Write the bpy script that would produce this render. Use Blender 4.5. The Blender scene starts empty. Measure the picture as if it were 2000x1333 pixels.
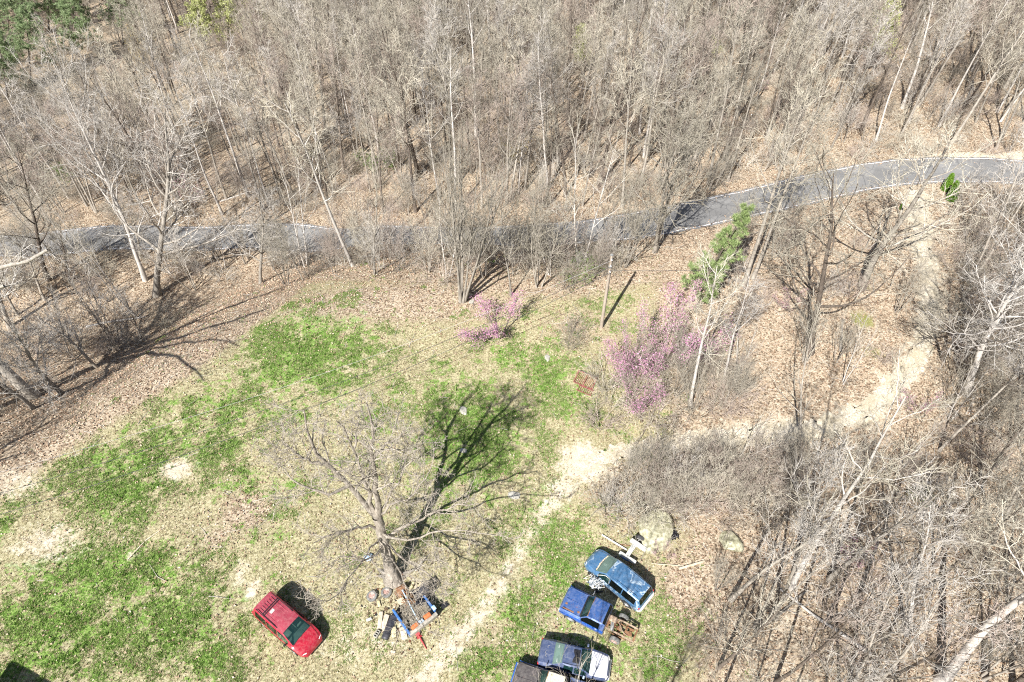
import bpy, bmesh, math, random
import numpy as np
from mathutils import Vector, Matrix, Quaternion
R = math.radians
rng = np.random.default_rng(7)
random.seed(7)
scene = bpy.context.scene
COL = scene.collection

# ------------------------------------------------------------------ camera, sky, sun, exposure
CAM_H, PITCH, FPX = 43.0, 48.4, 1333.0
cam_d = bpy.data.cameras.new('camera')
cam_d.lens = 24.0; cam_d.sensor_width = 36.0; cam_d.clip_start = 0.5; cam_d.clip_end = 5000.0
cam = bpy.data.objects.new('camera', cam_d); COL.objects.link(cam)
cam.location = (0, 0, CAM_H); cam.rotation_euler = (R(90 - PITCH), 0, 0)
scene.camera = cam

SUN_AZ, SUN_EL = 28.0, 46.0           # shadows run towards azimuth SUN_AZ (from +Y to +X)
world = bpy.data.worlds.new('World'); scene.world = world; world.use_nodes = True
wn = world.node_tree.nodes; wl = world.node_tree.links
bgn = wn.get('Background') or wn.new('ShaderNodeBackground')
sky = wn.new('ShaderNodeTexSky'); sky.sky_type = 'NISHITA'; sky.sun_disc = False
sky.sun_elevation = R(SUN_EL); sky.sun_rotation = R(180 + SUN_AZ)
wl.new(sky.outputs[0], bgn.inputs[0]); bgn.inputs[1].default_value = 0.055
sun_d = bpy.data.lights.new('sun', 'SUN'); sun_d.energy = 5.0; sun_d.angle = R(0.5); sun_d.color = (1.0, 0.965, 0.91)
sun = bpy.data.objects.new('sun', sun_d); COL.objects.link(sun); sun.location = (-30, -60, 80)
ldir = Vector((math.sin(R(SUN_AZ)) * math.cos(R(SUN_EL)), math.cos(R(SUN_AZ)) * math.cos(R(SUN_EL)), -math.sin(R(SUN_EL))))
sun.rotation_mode = 'QUATERNION'; sun.rotation_quaternion = ldir.to_track_quat('-Z', 'Y')
vs = scene.view_settings
vs.view_transform = 'Standard'; vs.look = 'None'; vs.gamma = 1.0; vs.use_curve_mapping = False
vs.exposure = 0.88
scene.cycles.use_denoising = False
scene.cycles.filter_width = 1.1
scene.cycles.max_bounces = 6; scene.cycles.diffuse_bounces = 3; scene.cycles.glossy_bounces = 3
scene.cycles.transparent_max_bounces = 8; scene.cycles.transmission_bounces = 4

# ------------------------------------------------------------------ object helpers
def tag(o, label=None, cat=None, group=None, kind=None):
    if label: o['label'] = label
    if cat: o['category'] = cat
    if group: o['group'] = group
    if kind: o['kind'] = kind
    return o

def empty(name, loc, label=None, cat=None, group=None):
    o = bpy.data.objects.new(name, None); COL.objects.link(o)
    o.empty_display_size = 0.3; o.location = loc
    return tag(o, label, cat, group)

def link(name, me, parent=None, loc=None):
    o = bpy.data.objects.new(name, me); COL.objects.link(o)
    if parent is not None: o.parent = parent
    if loc is not None: o.location = loc
    return o

def np_mesh(name, V, F, mats, midx=None, smooth=True, sharp=None):
    """V (n,3); F list of (m,k) arrays of vertex ids."""
    me = bpy.data.meshes.new(name)
    V = np.asarray(V, dtype=np.float32)
    F = [np.asarray(f, dtype=np.int32) for f in F if len(f)]
    me.vertices.add(len(V)); me.vertices.foreach_set('co', V.ravel())
    nl = sum(f.size for f in F); npol = sum(len(f) for f in F)
    me.loops.add(nl); me.polygons.add(npol)
    me.loops.foreach_set('vertex_index', np.concatenate([f.ravel() for f in F]))
    tot = np.concatenate([np.full(len(f), f.shape[1], dtype=np.int32) for f in F])
    st = np.concatenate([[0], np.cumsum(tot)[:-1]]).astype(np.int32)
    me.polygons.foreach_set('loop_start', st); me.polygons.foreach_set('loop_total', tot)
    if midx is not None: me.polygons.foreach_set('material_index', np.asarray(midx, dtype=np.int32))
    me.polygons.foreach_set('use_smooth', np.full(npol, bool(smooth)))
    for m in (mats if isinstance(mats, (list, tuple)) else [mats]): me.materials.append(m)
    me.update(calc_edges=True); me.validate()
    if sharp is not None: me.set_sharp_from_angle(angle=R(sharp))
    return me

# ------------------------------------------------------------------ terrain and picture -> ground
cP, sP = math.cos(R(PITCH)), math.sin(R(PITCH))
def ray(px, py):
    u = (px - 1000.0) / FPX; v = (py - 666.5) / FPX
    return np.array([u, cP - v * sP, -sP - v * cP])
def at_z(px, py, z):
    d = ray(px, py); t = (z - CAM_H) / d[2]
    return np.array([d[0] * t, d[1] * t, z])
_brow_px = [(-200, 1010), (0, 950), (150, 850), (330, 745), (480, 685), (600, 640), (800, 600), (950, 585), (1100, 580), (1300, 545), (1500, 530), (1700, 470), (1900, 390), (2100, 380)]
_te = np.array([at_z(x, y, 0.0)[:2] for x, y in _brow_px])           # brow where the yard begins to fall towards the road
_hd = np.array([(-80, 9.5), (-35, 9.5), (-20, 9.0), (-8, 6.5), (3, 3.8), (12, 2.2), (30, 1.2), (50, 0.6), (90, 0.6)])
_hl = np.array([(-35, 27.0), (-15, 26.0), (0, 20.0), (90, 18.0)])
def height(X, Y):
    X = np.asarray(X, dtype=float); Y = np.asarray(Y, dtype=float)
    e = np.interp(X, _te[:, 0], _te[:, 1]); hd = np.interp(X, _hd[:, 0], _hd[:, 1]); hl = np.interp(X, _hl[:, 0], _hl[:, 1])
    t = np.clip((Y - e) / hl, 0, 1); s = t * t * (3 - 2 * t)
    z = -hd * s - 0.11 * np.clip(Y - e - hl - 4, 0, 90)
    far = np.clip((Y - e - hl - 5) / 12, 0, 1)
    z = z + far * (0.55 * np.sin(X * 0.13 + 1.3) * np.sin(Y * 0.11 + 0.4) + 0.35 * np.sin(X * 0.31 + Y * 0.17))
    z = z + 0.05 * np.sin(X * 0.55 + 0.3) * np.sin(Y * 0.47) + 0.035 * np.sin(X * 1.3 + Y * 0.9)
    # the wooded shoulder at the right falls gently away from the drive
    z = z - 0.05 * np.clip(X - 14, 0, 40) * np.clip((40 - Y) / 15, 0, 1)
    return z
def hz(x, y): return float(height(x, y))
def P(px, py, dz=0.0):
    """Ground point seen at a picture position."""
    d = ray(px, py); t = 20.0
    while t < 400:
        p = d * t; 
        if CAM_H + p[2] < hz(p[0], p[1]): break
        t += 0.5
    lo, hi = t - 0.5, t
    for _ in range(24):
        m = 0.5 * (lo + hi); p = d * m
        if CAM_H + p[2] < hz(p[0], p[1]): hi = m
        else: lo = m
    p = d * hi
    return np.array([p[0], p[1], hz(p[0], p[1]) + dz])
def G(x, y, dz=0.0): return np.array([x, y, hz(x, y) + dz])
_edge_px = [(-200, 960), (0, 880), (150, 775), (330, 640), (480, 585), (600, 555), (800, 555), (950, 575), (1100, 580), (1300, 545), (1500, 530), (1700, 470), (1900, 390), (2100, 380)]
_e = np.array([P(x, y)[:2] for x, y in _edge_px])                     # where the open yard gives way to the woods
_leaf_px = [(-200, 1060), (0, 965), (120, 885), (230, 815), (330, 755), (420, 695), (490, 640), (560, 590)] + _edge_px[5:]
_le = np.array([P(x, y)[:2] for x, y in _leaf_px])                    # where turf gives way to leaf litter
def to_px(p):
    x, y, z = p[0], p[1], p[2] - CAM_H
    zc = y * cP - z * sP; vc = -(y * sP + z * cP)
    return 1000 + FPX * x / zc, 666.5 + FPX * vc / zc
def to_px_np(Pn):
    x, y, z = Pn[:, 0], Pn[:, 1], Pn[:, 2] - CAM_H
    zc = np.maximum(y * cP - z * sP, 1e-3); vc = -(y * sP + z * cP)
    return 1000 + FPX * x / zc, 666.5 + FPX * vc / zc, zc
# ------------------------------------------------------------------ materials
class NT:
    def __init__(self, name):
        self.m = bpy.data.materials.new(name); self.m.use_nodes = True
        self.n = self.m.node_tree.nodes; self.l = self.m.node_tree.links
        self.b = self.n.get('Principled BSDF')
    def node(self, t, **kw):
        x = self.n.new(t)
        for k, v in kw.items(): setattr(x, k, v)
        return x
    def lk(self, a, b): self.l.new(a, b)
    def coord(self, kind='Object'):
        return self.node('ShaderNodeTexCoord').outputs[kind]
    def noise(self, vec, scale, detail=4, rough=0.6, dist=0.0):
        x = self.node('ShaderNodeTexNoise'); x.inputs['Scale'].default_value = scale; x.inputs['Detail'].default_value = detail
        x.inputs['Roughness'].default_value = rough; x.inputs['Distortion'].default_value = dist
        if vec is not None: self.lk(vec, x.inputs['Vector'])
        return x.outputs['Fac']
    def vor(self, vec, scale, out='Color', rnd=1.0):
        x = self.node('ShaderNodeTexVoronoi'); x.inputs['Scale'].default_value = scale; x.inputs['Randomness'].default_value = rnd
        self.lk(vec, x.inputs['Vector']); return x.outputs[out]
    def ramp(self, fac, stops, interp='LINEAR'):
        x = self.node('ShaderNodeValToRGB'); cr = x.color_ramp; cr.interpolation = interp
        while len(cr.elements) < len(stops): cr.elements.new(0.5)
        for e, (p, c) in zip(cr.elements, stops):
            e.position = p; e.color = (c[0], c[1], c[2], 1) if not isinstance(c, (int, float)) else (c, c, c, 1)
        self.lk(fac, x.inputs['Fac']); return x.outputs['Color']
    def mix(self, fac, a, b, mode='MIX'):
        x = self.node('ShaderNodeMix', data_type='RGBA', blend_type=mode)
        for s, v in ((x.inputs[0], fac), (x.inputs[6], a), (x.inputs[7], b)):
            if hasattr(v, 'is_linked') or hasattr(v, 'links'): self.lk(v, s)
            elif isinstance(v, (int, float)): s.default_value = v
            else: s.default_value = (v[0], v[1], v[2], 1)
        return x.outputs[2]
    def math(self, op, a, b=None, clamp=False):
        x = self.node('ShaderNodeMath', operation=op); x.use_clamp = clamp
        for s, v in ((x.inputs[0], a), (x.inputs[1], b)):
            if v is None: continue
            if hasattr(v, 'links'): self.lk(v, s)
            else: s.default_value = v
        return x.outputs[0]
    def attr(self, name):
        x = self.node('ShaderNodeAttribute', attribute_name=name); return x
    def bump(self, h, strength=0.5, dist=0.05):
        x = self.node('ShaderNodeBump'); x.inputs['Strength'].default_value = strength; x.inputs['Distance'].default_value = dist
        self.lk(h, x.inputs['Height']); self.lk(x.outputs[0], self.b.inputs['Normal'])
    def done(self, col, rough=0.85, metal=0.0, spec=0.3):
        if hasattr(col, 'links'): self.lk(col, self.b.inputs['Base Color'])
        else: self.b.inputs['Base Color'].default_value = (*col, 1)
        if hasattr(rough, 'links'): self.lk(rough, self.b.inputs['Roughness'])
        else: self.b.inputs['Roughness'].default_value = rough
        self.b.inputs['Metallic'].default_value = metal
        self.b.inputs['Specular IOR Level'].default_value = spec
        return self.m

def mat_bark(name, dark, light, rnd=0.5, scale=6.0, rough_bump=0.5):
    t = NT(name); c = t.coord('Object')
    mp = t.node('ShaderNodeMapping'); mp.inputs['Scale'].default_value = (1, 1, 0.3); t.lk(c, mp.inputs['Vector'])
    n = t.noise(mp.outputs[0], scale, 6, 0.7)
    col = t.ramp(n, [(0.3, dark), (0.7, light)])
    oi = t.node('ShaderNodeObjectInfo')
    hv = t.node('ShaderNodeHueSaturation')
    v = t.math('ADD', t.math('MULTIPLY', oi.outputs['Random'], rnd), 1.0 - rnd * 0.5)
    t.lk(v, hv.inputs['Value']); t.lk(col, hv.inputs['Color'])
    t.bump(n, rough_bump, 0.03 if rough_bump < .8 else .08)
    return t.done(hv.outputs[0], 0.9, spec=0.15)

def mat_mottle(name, c1, c2, scale=8, rough=0.8, metal=0.0, spec=0.3, p=(0.35, 0.65), bump=0.0):
    t = NT(name); n = t.noise(t.coord('Object'), scale, 6, 0.65)
    if bump: t.bump(n, bump, 0.03)
    return t.done(t.ramp(n, [(p[0], c1), (p[1], c2)]), rough, metal, spec)

def mat_leaf(name, cols, rough=0.7, trans=0.25):
    """Leaf-sized faces: one colour per face from the face attribute 'rnd', light passing through a little."""
    t = NT(name); a = t.attr('rnd')
    col = t.ramp(a.outputs['Fac'], [(i / max(1, len(cols) - 1), c) for i, c in enumerate(cols)])
    t.done(col, rough, spec=0.2)
    tr = t.node('ShaderNodeBsdfTranslucent'); t.lk(col, tr.inputs['Color'])
    mx = t.node('ShaderNodeMixShader'); mx.inputs[0].default_value = trans
    out = t.n.get('Material Output')
    t.lk(t.b.outputs[0], mx.inputs[1]); t.lk(tr.outputs[0], mx.inputs[2]); t.lk(mx.outputs[0], out.inputs['Surface'])
    return t.m

def mat_paint(name, base, rough=0.3, fade=None, fade_amt=0.0, fscale=1.6, rust=0.0, metal=0.2):
    t = NT(name); c = t.coord('Object')
    n = t.noise(c, 3.0, 5, 0.6)
    col = t.ramp(n, [(0.3, [x * 0.8 for x in base]), (0.7, [min(1, x * 1.2) for x in base])])
    r = rough
    if fade is not None:
        n2 = t.noise(c, fscale, 3, 0.45, 0.8)
        edge = t.ramp(n2, [(0.0, 0.0), (0.56 - fade_amt * 0.2, 0.0), (0.60 - fade_amt * 0.2, 1.0), (0.64 - fade_amt * 0.2, 0.12), (1.0, 0.0)])
        col = t.mix(edge, col, fade)
    if rust > 0:
        n3 = t.noise(c, 2.4, 8, 0.75, 0.3)
        rm = t.ramp(n3, [(0.0, 0.0), (0.66 - rust * 0.2, 0.0), (0.70 - rust * 0.2, 1.0)])
        col = t.mix(rm, col, (0.24, 0.09, 0.05))
        r = t.mix(rm, (rough,) * 3, (0.9,) * 3)
    n4 = t.noise(c, 6.0, 6, 0.7)
    col = t.mix(t.ramp(n4, [(0.42, 0.0), (0.75, 0.30)]), col, (0.36, 0.34, 0.30))
    t.done(col, r, metal, 0.5)
    t.b.inputs['Coat Weight'].default_value = 0.35; t.b.inputs['Coat Roughness'].default_value = 0.12
    return t.m

def mat_glass(name, tint, alpha=0.45):
    t = NT(name)
    t.done(tint, 0.06, 0.0, 0.6)
    tr = t.node('ShaderNodeBsdfTransparent'); tr.inputs['Color'].default_value = (0.72, 0.85, 0.82, 1)
    mx = t.node('ShaderNodeMixShader'); mx.inputs[0].default_value = alpha
    t.lk(t.b.outputs[0], mx.inputs[1]); t.lk(tr.outputs[0], mx.inputs[2])
    t.lk(mx.outputs[0], t.n.get('Material Output').inputs['Surface'])
    return t.m

M = {}
M['bark'] = mat_bark('grey_bark', (0.17, 0.15, 0.125), (0.46, 0.42, 0.365))
M['bark_old'] = mat_bark('old_tree_bark', (0.12, 0.10, 0.08), (0.50, 0.45, 0.385), 0.1, 5.0, 1.0)
M['bark_dark'] = mat_bark('dark_bark', (0.075, 0.06, 0.05), (0.24, 0.20, 0.165))
M['bark_pale'] = mat_bark('pale_bark', (0.34, 0.31, 0.28), (0.72, 0.68, 0.63), 0.25, 4.0)
M['twig'] = mat_bark('twigs', (0.275, 0.25, 0.195), (0.60, 0.555, 0.46), 0.75, 3.0)
M['twig_pale'] = mat_bark('pale_twigs', (0.38, 0.355, 0.32), (0.66, 0.62, 0.57), 0.35, 3.0)
M['twig_pink'] = mat_bark('reddish_twigs', (0.28, 0.225, 0.19), (0.56, 0.475, 0.415), 0.4, 3.0)
M['twig_dark'] = mat_bark('dark_twigs', (0.17, 0.145, 0.12), (0.40, 0.35, 0.295), 0.4, 3.0)
M['blossom'] = mat_leaf('pink_blossom', [(0.48, 0.20, 0.38), (0.66, 0.34, 0.53), (0.58, 0.26, 0.42), (0.74, 0.46, 0.62)])
M['needles'] = mat_leaf('pine_needles', [(0.14, 0.21, 0.07), (0.29, 0.38, 0.15), (0.44, 0.51, 0.27)], 0.5, 0.2)
M['needles_far'] = mat_leaf('far_pine_needles', [(0.17, 0.23, 0.11), (0.29, 0.38, 0.19), (0.42, 0.50, 0.30)], 0.5, 0.2)
M['cedar'] = mat_leaf('cedar_foliage', [(0.07, 0.17, 0.015), (0.15, 0.29, 0.035), (0.24, 0.38, 0.06)], 0.6, 0.2)
M['bud'] = mat_leaf('budding_leaves', [(0.38, 0.42, 0.14), (0.54, 0.56, 0.28), (0.46, 0.51, 0.20)], 0.7, 0.3)
M['bud_gold'] = mat_leaf('golden_buds', [(0.40, 0.29, 0.10), (0.50, 0.40, 0.18), (0.36, 0.30, 0.12)], 0.7, 0.3)
M['bush'] = mat_leaf('bush_leaves', [(0.07, 0.13, 0.03), (0.16, 0.26, 0.06), (0.26, 0.34, 0.10)], 0.7, 0.25)
M['litter'] = mat_leaf('dead_leaves', [(0.09, 0.06, 0.04), (0.27, 0.175, 0.115), (0.40, 0.28, 0.195), (0.54, 0.40, 0.29), (0.66, 0.57, 0.45)], 0.8, 0.1)
M['grass'] = mat_leaf('grass_blades', [(0.08, 0.17, 0.025), (0.17, 0.30, 0.055), (0.28, 0.40, 0.11), (0.54, 0.52, 0.30)], 0.7, 0.25)
M['straw'] = mat_leaf('dry_grass_blades', [(0.30, 0.24, 0.14), (0.46, 0.39, 0.25), (0.60, 0.53, 0.36)], 0.8, 0.2)

# the ground: leaf litter, turf, dry turf and bare soil mixed by painted-on-the-land coverage attributes
def mat_ground():
    t = NT('ground'); c = t.coord('Object')
    n_big = t.noise(c, 0.35, 5, 0.6); n_mid = t.noise(c, 1.7, 6, 0.7); n_fine = t.noise(c, 7.0, 6, 0.75); n_vf = t.noise(c, 22.0, 4, 0.7); n_patch = t.noise(c, 0.8, 5, 0.7)
    vcell = t.node('ShaderNodeSeparateColor'); t.lk(t.vor(c, 9.0), vcell.inputs[0])
    leafc = t.ramp(vcell.outputs[0], [(0.0, (0.07, 0.05, 0.032)), (0.22, (0.25, 0.185, 0.125)), (0.45, (0.43, 0.345, 0.245)), (0.75, (0.55, 0.445, 0.33)), (1.0, (0.68, 0.60, 0.47))])
    leafc = t.mix(t.math('MULTIPLY', n_fine, 0.5), leafc, (0.34, 0.27, 0.2))
    dry = t.ramp(n_fine, [(0.33, (0.09, 0.085, 0.04)), (0.45, (0.33, 0.30, 0.17)), (0.56, (0.52, 0.47, 0.30)), (0.70, (0.70, 0.64, 0.48))])
    green = t.ramp(n_fine, [(0.31, (0.035, 0.085, 0.014)), (0.45, (0.125, 0.235, 0.04)), (0.56, (0.25, 0.37, 0.095)), (0.68, (0.52, 0.52, 0.29))])
    bare = t.ramp(n_mid, [(0.25, (0.46, 0.39, 0.27)), (0.5, (0.62, 0.55, 0.42)), (0.75, (0.74, 0.69, 0.58))])
    def cover(name, k, noise, width=0.18):
        a = t.attr(name).outputs['Fac']
        s = t.math('ADD', a, t.math('MULTIPLY', t.math('SUBTRACT', noise, 0.5), k))
        x = t.node('ShaderNodeMapRange'); x.interpolation_type = 'SMOOTHSTEP'
        x.inputs['From Min'].default_value = 0.5 - width; x.inputs['From Max'].default_value = 0.5 + width
        t.lk(s, x.inputs['Value']); return x.outputs[0]
    mixn = t.math('ADD', t.math('MULTIPLY', n_mid, 0.65), t.math('MULTIPLY', n_fine, 0.35))
    col = t.mix(cover('leaf', 1.4, mixn), dry, leafc)
    col = t.mix(cover('grass', 3.2, t.math('ADD', t.math('MULTIPLY', n_patch, 0.40), t.math('MULTIPLY', mixn, 0.60)), 0.09), col, green)
    col = t.mix(cover('bare', 2.3, t.math('ADD', t.math('MULTIPLY', n_patch, 0.3), t.math('MULTIPLY', mixn, 0.7)), 0.2), col, bare)
    moss = t.mix(cover('moss', 1.3, mixn), col, t.ramp(n_fine, [(0.3, (0.13, 0.14, 0.03)), (0.7, (0.36, 0.37, 0.11))]))
    hgt = t.math('ADD', t.math('MULTIPLY', n_fine, 1.0), t.math('MULTIPLY', n_vf, 0.5))
    t.bump(hgt, 0.9, 0.09)
    return t.done(moss, 0.95, spec=0.1)
M['ground'] = mat_ground()

def mat_asphalt():
    t = NT('asphalt'); c = t.coord('Object')
    n = t.noise(c, 0.6, 5, 0.6); f = t.noise(c, 14, 5, 0.8)
    a = t.ramp(n, [(0.3, (0.19, 0.188, 0.184)), (0.7, (0.315, 0.312, 0.305))])
    pt = t.noise(c, 0.22, 2, 0.3)
    a = t.mix(t.ramp(pt, [(0.50, 0.0), (0.52, 0.55)]), a, (0.150, 0.149, 0.146))
    crk = t.node('ShaderNodeTexVoronoi'); crk.feature = 'DISTANCE_TO_EDGE'; crk.inputs['Scale'].default_value = 0.55; t.lk(c, crk.inputs['Vector'])
    a = t.mix(t.ramp(crk.outputs['Distance'], [(0.0, 0.75), (0.025, 0.0)]), a, (0.06, 0.06, 0.065))
    col = t.mix(0.35, a, t.ramp(f, [(0.3, (0.07, 0.07, 0.075)), (0.7, (0.36, 0.36, 0.36))]))
    t.bump(f, 0.3, 0.01)
    return t.done(col, 0.85, spec=0.3)
M['asphalt'] = mat_asphalt()
def mat_gravel():
    t = NT('gravel'); c = t.coord('Object')
    s = t.node('ShaderNodeSeparateColor'); t.lk(t.vor(c, 11.0), s.inputs[0])
    n = t.noise(c, 0.8, 6, 0.7)
    a = t.ramp(s.outputs[0], [(0.0, (0.36, 0.32, 0.25)), (0.5, (0.56, 0.50, 0.40)), (1.0, (0.68, 0.63, 0.53))])
    col = t.mix(t.ramp(n, [(0.42, 0.0), (0.6, 0.65)]), a, (0.40, 0.34, 0.23))
    t.bump(s.outputs[0], 0.5, 0.03)
    return t.done(col, 0.95, spec=0.15)
M['gravel'] = mat_gravel()
M['roadpaint'] = mat_mottle('road_paint', (0.34, 0.34, 0.35), (0.80, 0.80, 0.82), 2.2, 0.7, p=(0.36, 0.52))
M['pole_wood'] = mat_bark('pole_wood', (0.28, 0.235, 0.19), (0.48, 0.41, 0.34), 0.05, 5.0)
M['wire'] = mat_mottle('wire', (0.05, 0.05, 0.055), (0.10, 0.10, 0.10), 3, 0.7)
M['wire_pale'] = mat_mottle('aluminium_wire', (0.42, 0.42, 0.42), (0.55, 0.55, 0.55), 3, 0.6)
M['ceramic'] = mat_mottle('ceramic', (0.5, 0.5, 0.5), (0.7, 0.7, 0.7), 3, 0.4)
M['rock'] = mat_mottle('mossy_rock', (0.22, 0.21, 0.13), (0.58, 0.56, 0.41), 3.0, 0.95, p=(0.38, 0.62), bump=1.0)
M['rubber'] = mat_mottle('rubber', (0.035, 0.035, 0.038), (0.085, 0.085, 0.085), 12, 0.75)
M['tyre_grey'] = mat_mottle('dusty_tyre', (0.10, 0.10, 0.10), (0.27, 0.27, 0.25), 7, 0.9)
M['rim'] = mat_mottle('steel_rim', (0.42, 0.41, 0.40), (0.66, 0.65, 0.64), 8, 0.45, 0.5)
M['rim_rust'] = mat_mottle('rusty_rim', (0.30, 0.16, 0.12), (0.56, 0.44, 0.40), 8, 0.8)
M['black'] = mat_mottle('black_plastic', (0.012, 0.012, 0.014), (0.035, 0.035, 0.04), 9, 0.5)
M['rust'] = mat_mottle('rust', (0.10, 0.045, 0.025), (0.36, 0.20, 0.11), 6, 0.95, p=(0.3, 0.7), bump=0.4)
M['rust_pale'] = mat_mottle('pale_rust', (0.22, 0.14, 0.09), (0.50, 0.40, 0.30), 5, 0.95, p=(0.3, 0.7))
M['steel_grey'] = mat_mottle('weathered_steel', (0.20, 0.20, 0.20), (0.42, 0.42, 0.40), 5, 0.7, 0.3)
M['white_old'] = mat_mottle('weathered_white_paint', (0.34, 0.34, 0.30), (0.68, 0.68, 0.64), 5, 0.75, p=(0.25, 0.55))
M['wood'] = mat_mottle('weathered_board', (0.42, 0.35, 0.25), (0.66, 0.59, 0.46), 6, 0.9)
M['wood_y'] = mat_mottle('yellowish_board', (0.52, 0.44, 0.25), (0.70, 0.62, 0.40), 6, 0.9)
M['wood_grey'] = mat_mottle('grey_board', (0.28, 0.26, 0.22), (0.48, 0.45, 0.39), 6, 0.9)
M['orange'] = mat_mottle('orange_paint', (0.40, 0.13, 0.05), (0.58, 0.22, 0.09), 7, 0.8)
M['red_paint'] = mat_mottle('red_paint', (0.42, 0.04, 0.05), (0.62, 0.10, 0.10), 7, 0.6)
M['red_rust'] = mat_mottle('red_rusty_iron', (0.16, 0.05, 0.045), (0.36, 0.14, 0.12), 7, 0.85)
M['blue_steel'] = mat_mottle('blue_painted_steel', (0.03, 0.10, 0.30), (0.08, 0.22, 0.52), 4, 0.5)
M['blue_light'] = mat_mottle('light_blue_plastic', (0.30, 0.45, 0.62), (0.55, 0.68, 0.80), 5, 0.5)
M['debris'] = mat_mottle('debris', (0.08, 0.075, 0.06), (0.30, 0.26, 0.20), 9, 0.95, p=(0.35, 0.65))
M['tarp'] = mat_mottle('black_sheeting', (0.02, 0.02, 0.025), (0.09, 0.09, 0.10), 3, 0.45)
M['concrete'] = mat_mottle('concrete', (0.27, 0.26, 0.22), (0.50, 0.48, 0.43), 6, 0.9)
M['red_van'] = mat_paint('red_car_paint', (0.44, 0.012, 0.035), 0.28)
M['red_roof'] = mat_paint('sun_faded_red_paint', (0.38, 0.05, 0.08), 0.42)
M['teal'] = mat_paint('teal_blue_car_paint', (0.065, 0.175, 0.335), 0.32, (0.55, 0.66, 0.74), 0.12, 1.5)
M['truck_blue'] = mat_paint('blue_truck_paint', (0.042, 0.11, 0.32), 0.42, (0.14, 0.19, 0.36), 0.2, 1.4, 0.3)
M['truck_side'] = mat_paint('bright_blue_truck_paint', (0.016, 0.115, 0.48), 0.3)
M['navy'] = mat_paint('navy_car_paint', (0.07, 0.10, 0.20), 0.33, (0.15, 0.18, 0.27), 0.1, 1.6)
M['white_hood'] = mat_paint('white_car_paint', (0.78, 0.78, 0.84), 0.4, None, metal=0.0)
M['brown_hood'] = mat_paint('dull_brown_truck_paint', (0.085, 0.075, 0.075), 0.6, (0.22, 0.18, 0.17), 0.2, 1.3, 0.22)
M['cream_roof'] = mat_mottle('lichen_cream_paint', (0.22, 0.21, 0.14), (0.66, 0.62, 0.47), 5, 0.8, p=(0.28, 0.5))
M['glass'] = mat_glass('tinted_glass', (0.015, 0.05, 0.05), 0.5)
M['glass_dark'] = mat_glass('dark_privacy_glass', (0.006, 0.008, 0.007), 0.04)
M['glass_pale'] = mat_glass('dusty_glass', (0.20, 0.30, 0.26), 0.4)
M['seat'] = mat_mottle('car_seat', (0.20, 0.25, 0.23), (0.36, 0.42, 0.39), 5, 0.9)
M['dash'] = mat_mottle('dashboard', (0.10, 0.14, 0.13), (0.20, 0.25, 0.24), 4, 0.8)
M['chrome'] = mat_mottle('dull_chrome', (0.55, 0.55, 0.55), (0.75, 0.75, 0.75), 5, 0.3, 0.8)
M['lamp'] = mat_mottle('clear_lamp_lens', (0.70, 0.68, 0.66), (0.88, 0.86, 0.84), 5, 0.2)
M['tail'] = mat_mottle('red_lamp_lens', (0.45, 0.02, 0.03), (0.62, 0.05, 0.05), 5, 0.2)
M['siding'] = mat_mottle('house_siding', (0.6, 0.58, 0.54), (0.7, 0.68, 0.64), 2, 0.8)
M['shingle'] = mat_mottle('roof_shingle', (0.10, 0.10, 0.10), (0.2, 0.19, 0.18), 5, 0.9)
# ------------------------------------------------------------------ ground sheet with land-cover attributes
def axis(lo, hi, step, far_lo, far_hi, k=1.22):
    a = list(np.arange(lo, hi + 1e-6, step)); s = step
    while a[-1] < far_hi: s *= k; a.append(a[-1] + s)
    s = step; b = [lo]
    while b[-1] > far_lo: s *= k; b.append(b[-1] - s)
    return np.array(b[:0:-1] + a)
gx = axis(-58, 66, 0.4, -1600, 1600); gy = axis(5, 86, 0.4, -900, 2600)
GX, GY = np.meshgrid(gx, gy)
nx, ny = len(gx), len(gy)
GV = np.stack([GX.ravel(), GY.ravel(), height(GX.ravel(), GY.ravel())], 1)
ii = np.arange(nx * ny).reshape(ny, nx)
GF = np.stack([ii[:-1, :-1].ravel(), ii[:-1, 1:].ravel(), ii[1:, 1:].ravel(), ii[1:, :-1].ravel()], 1)

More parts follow.
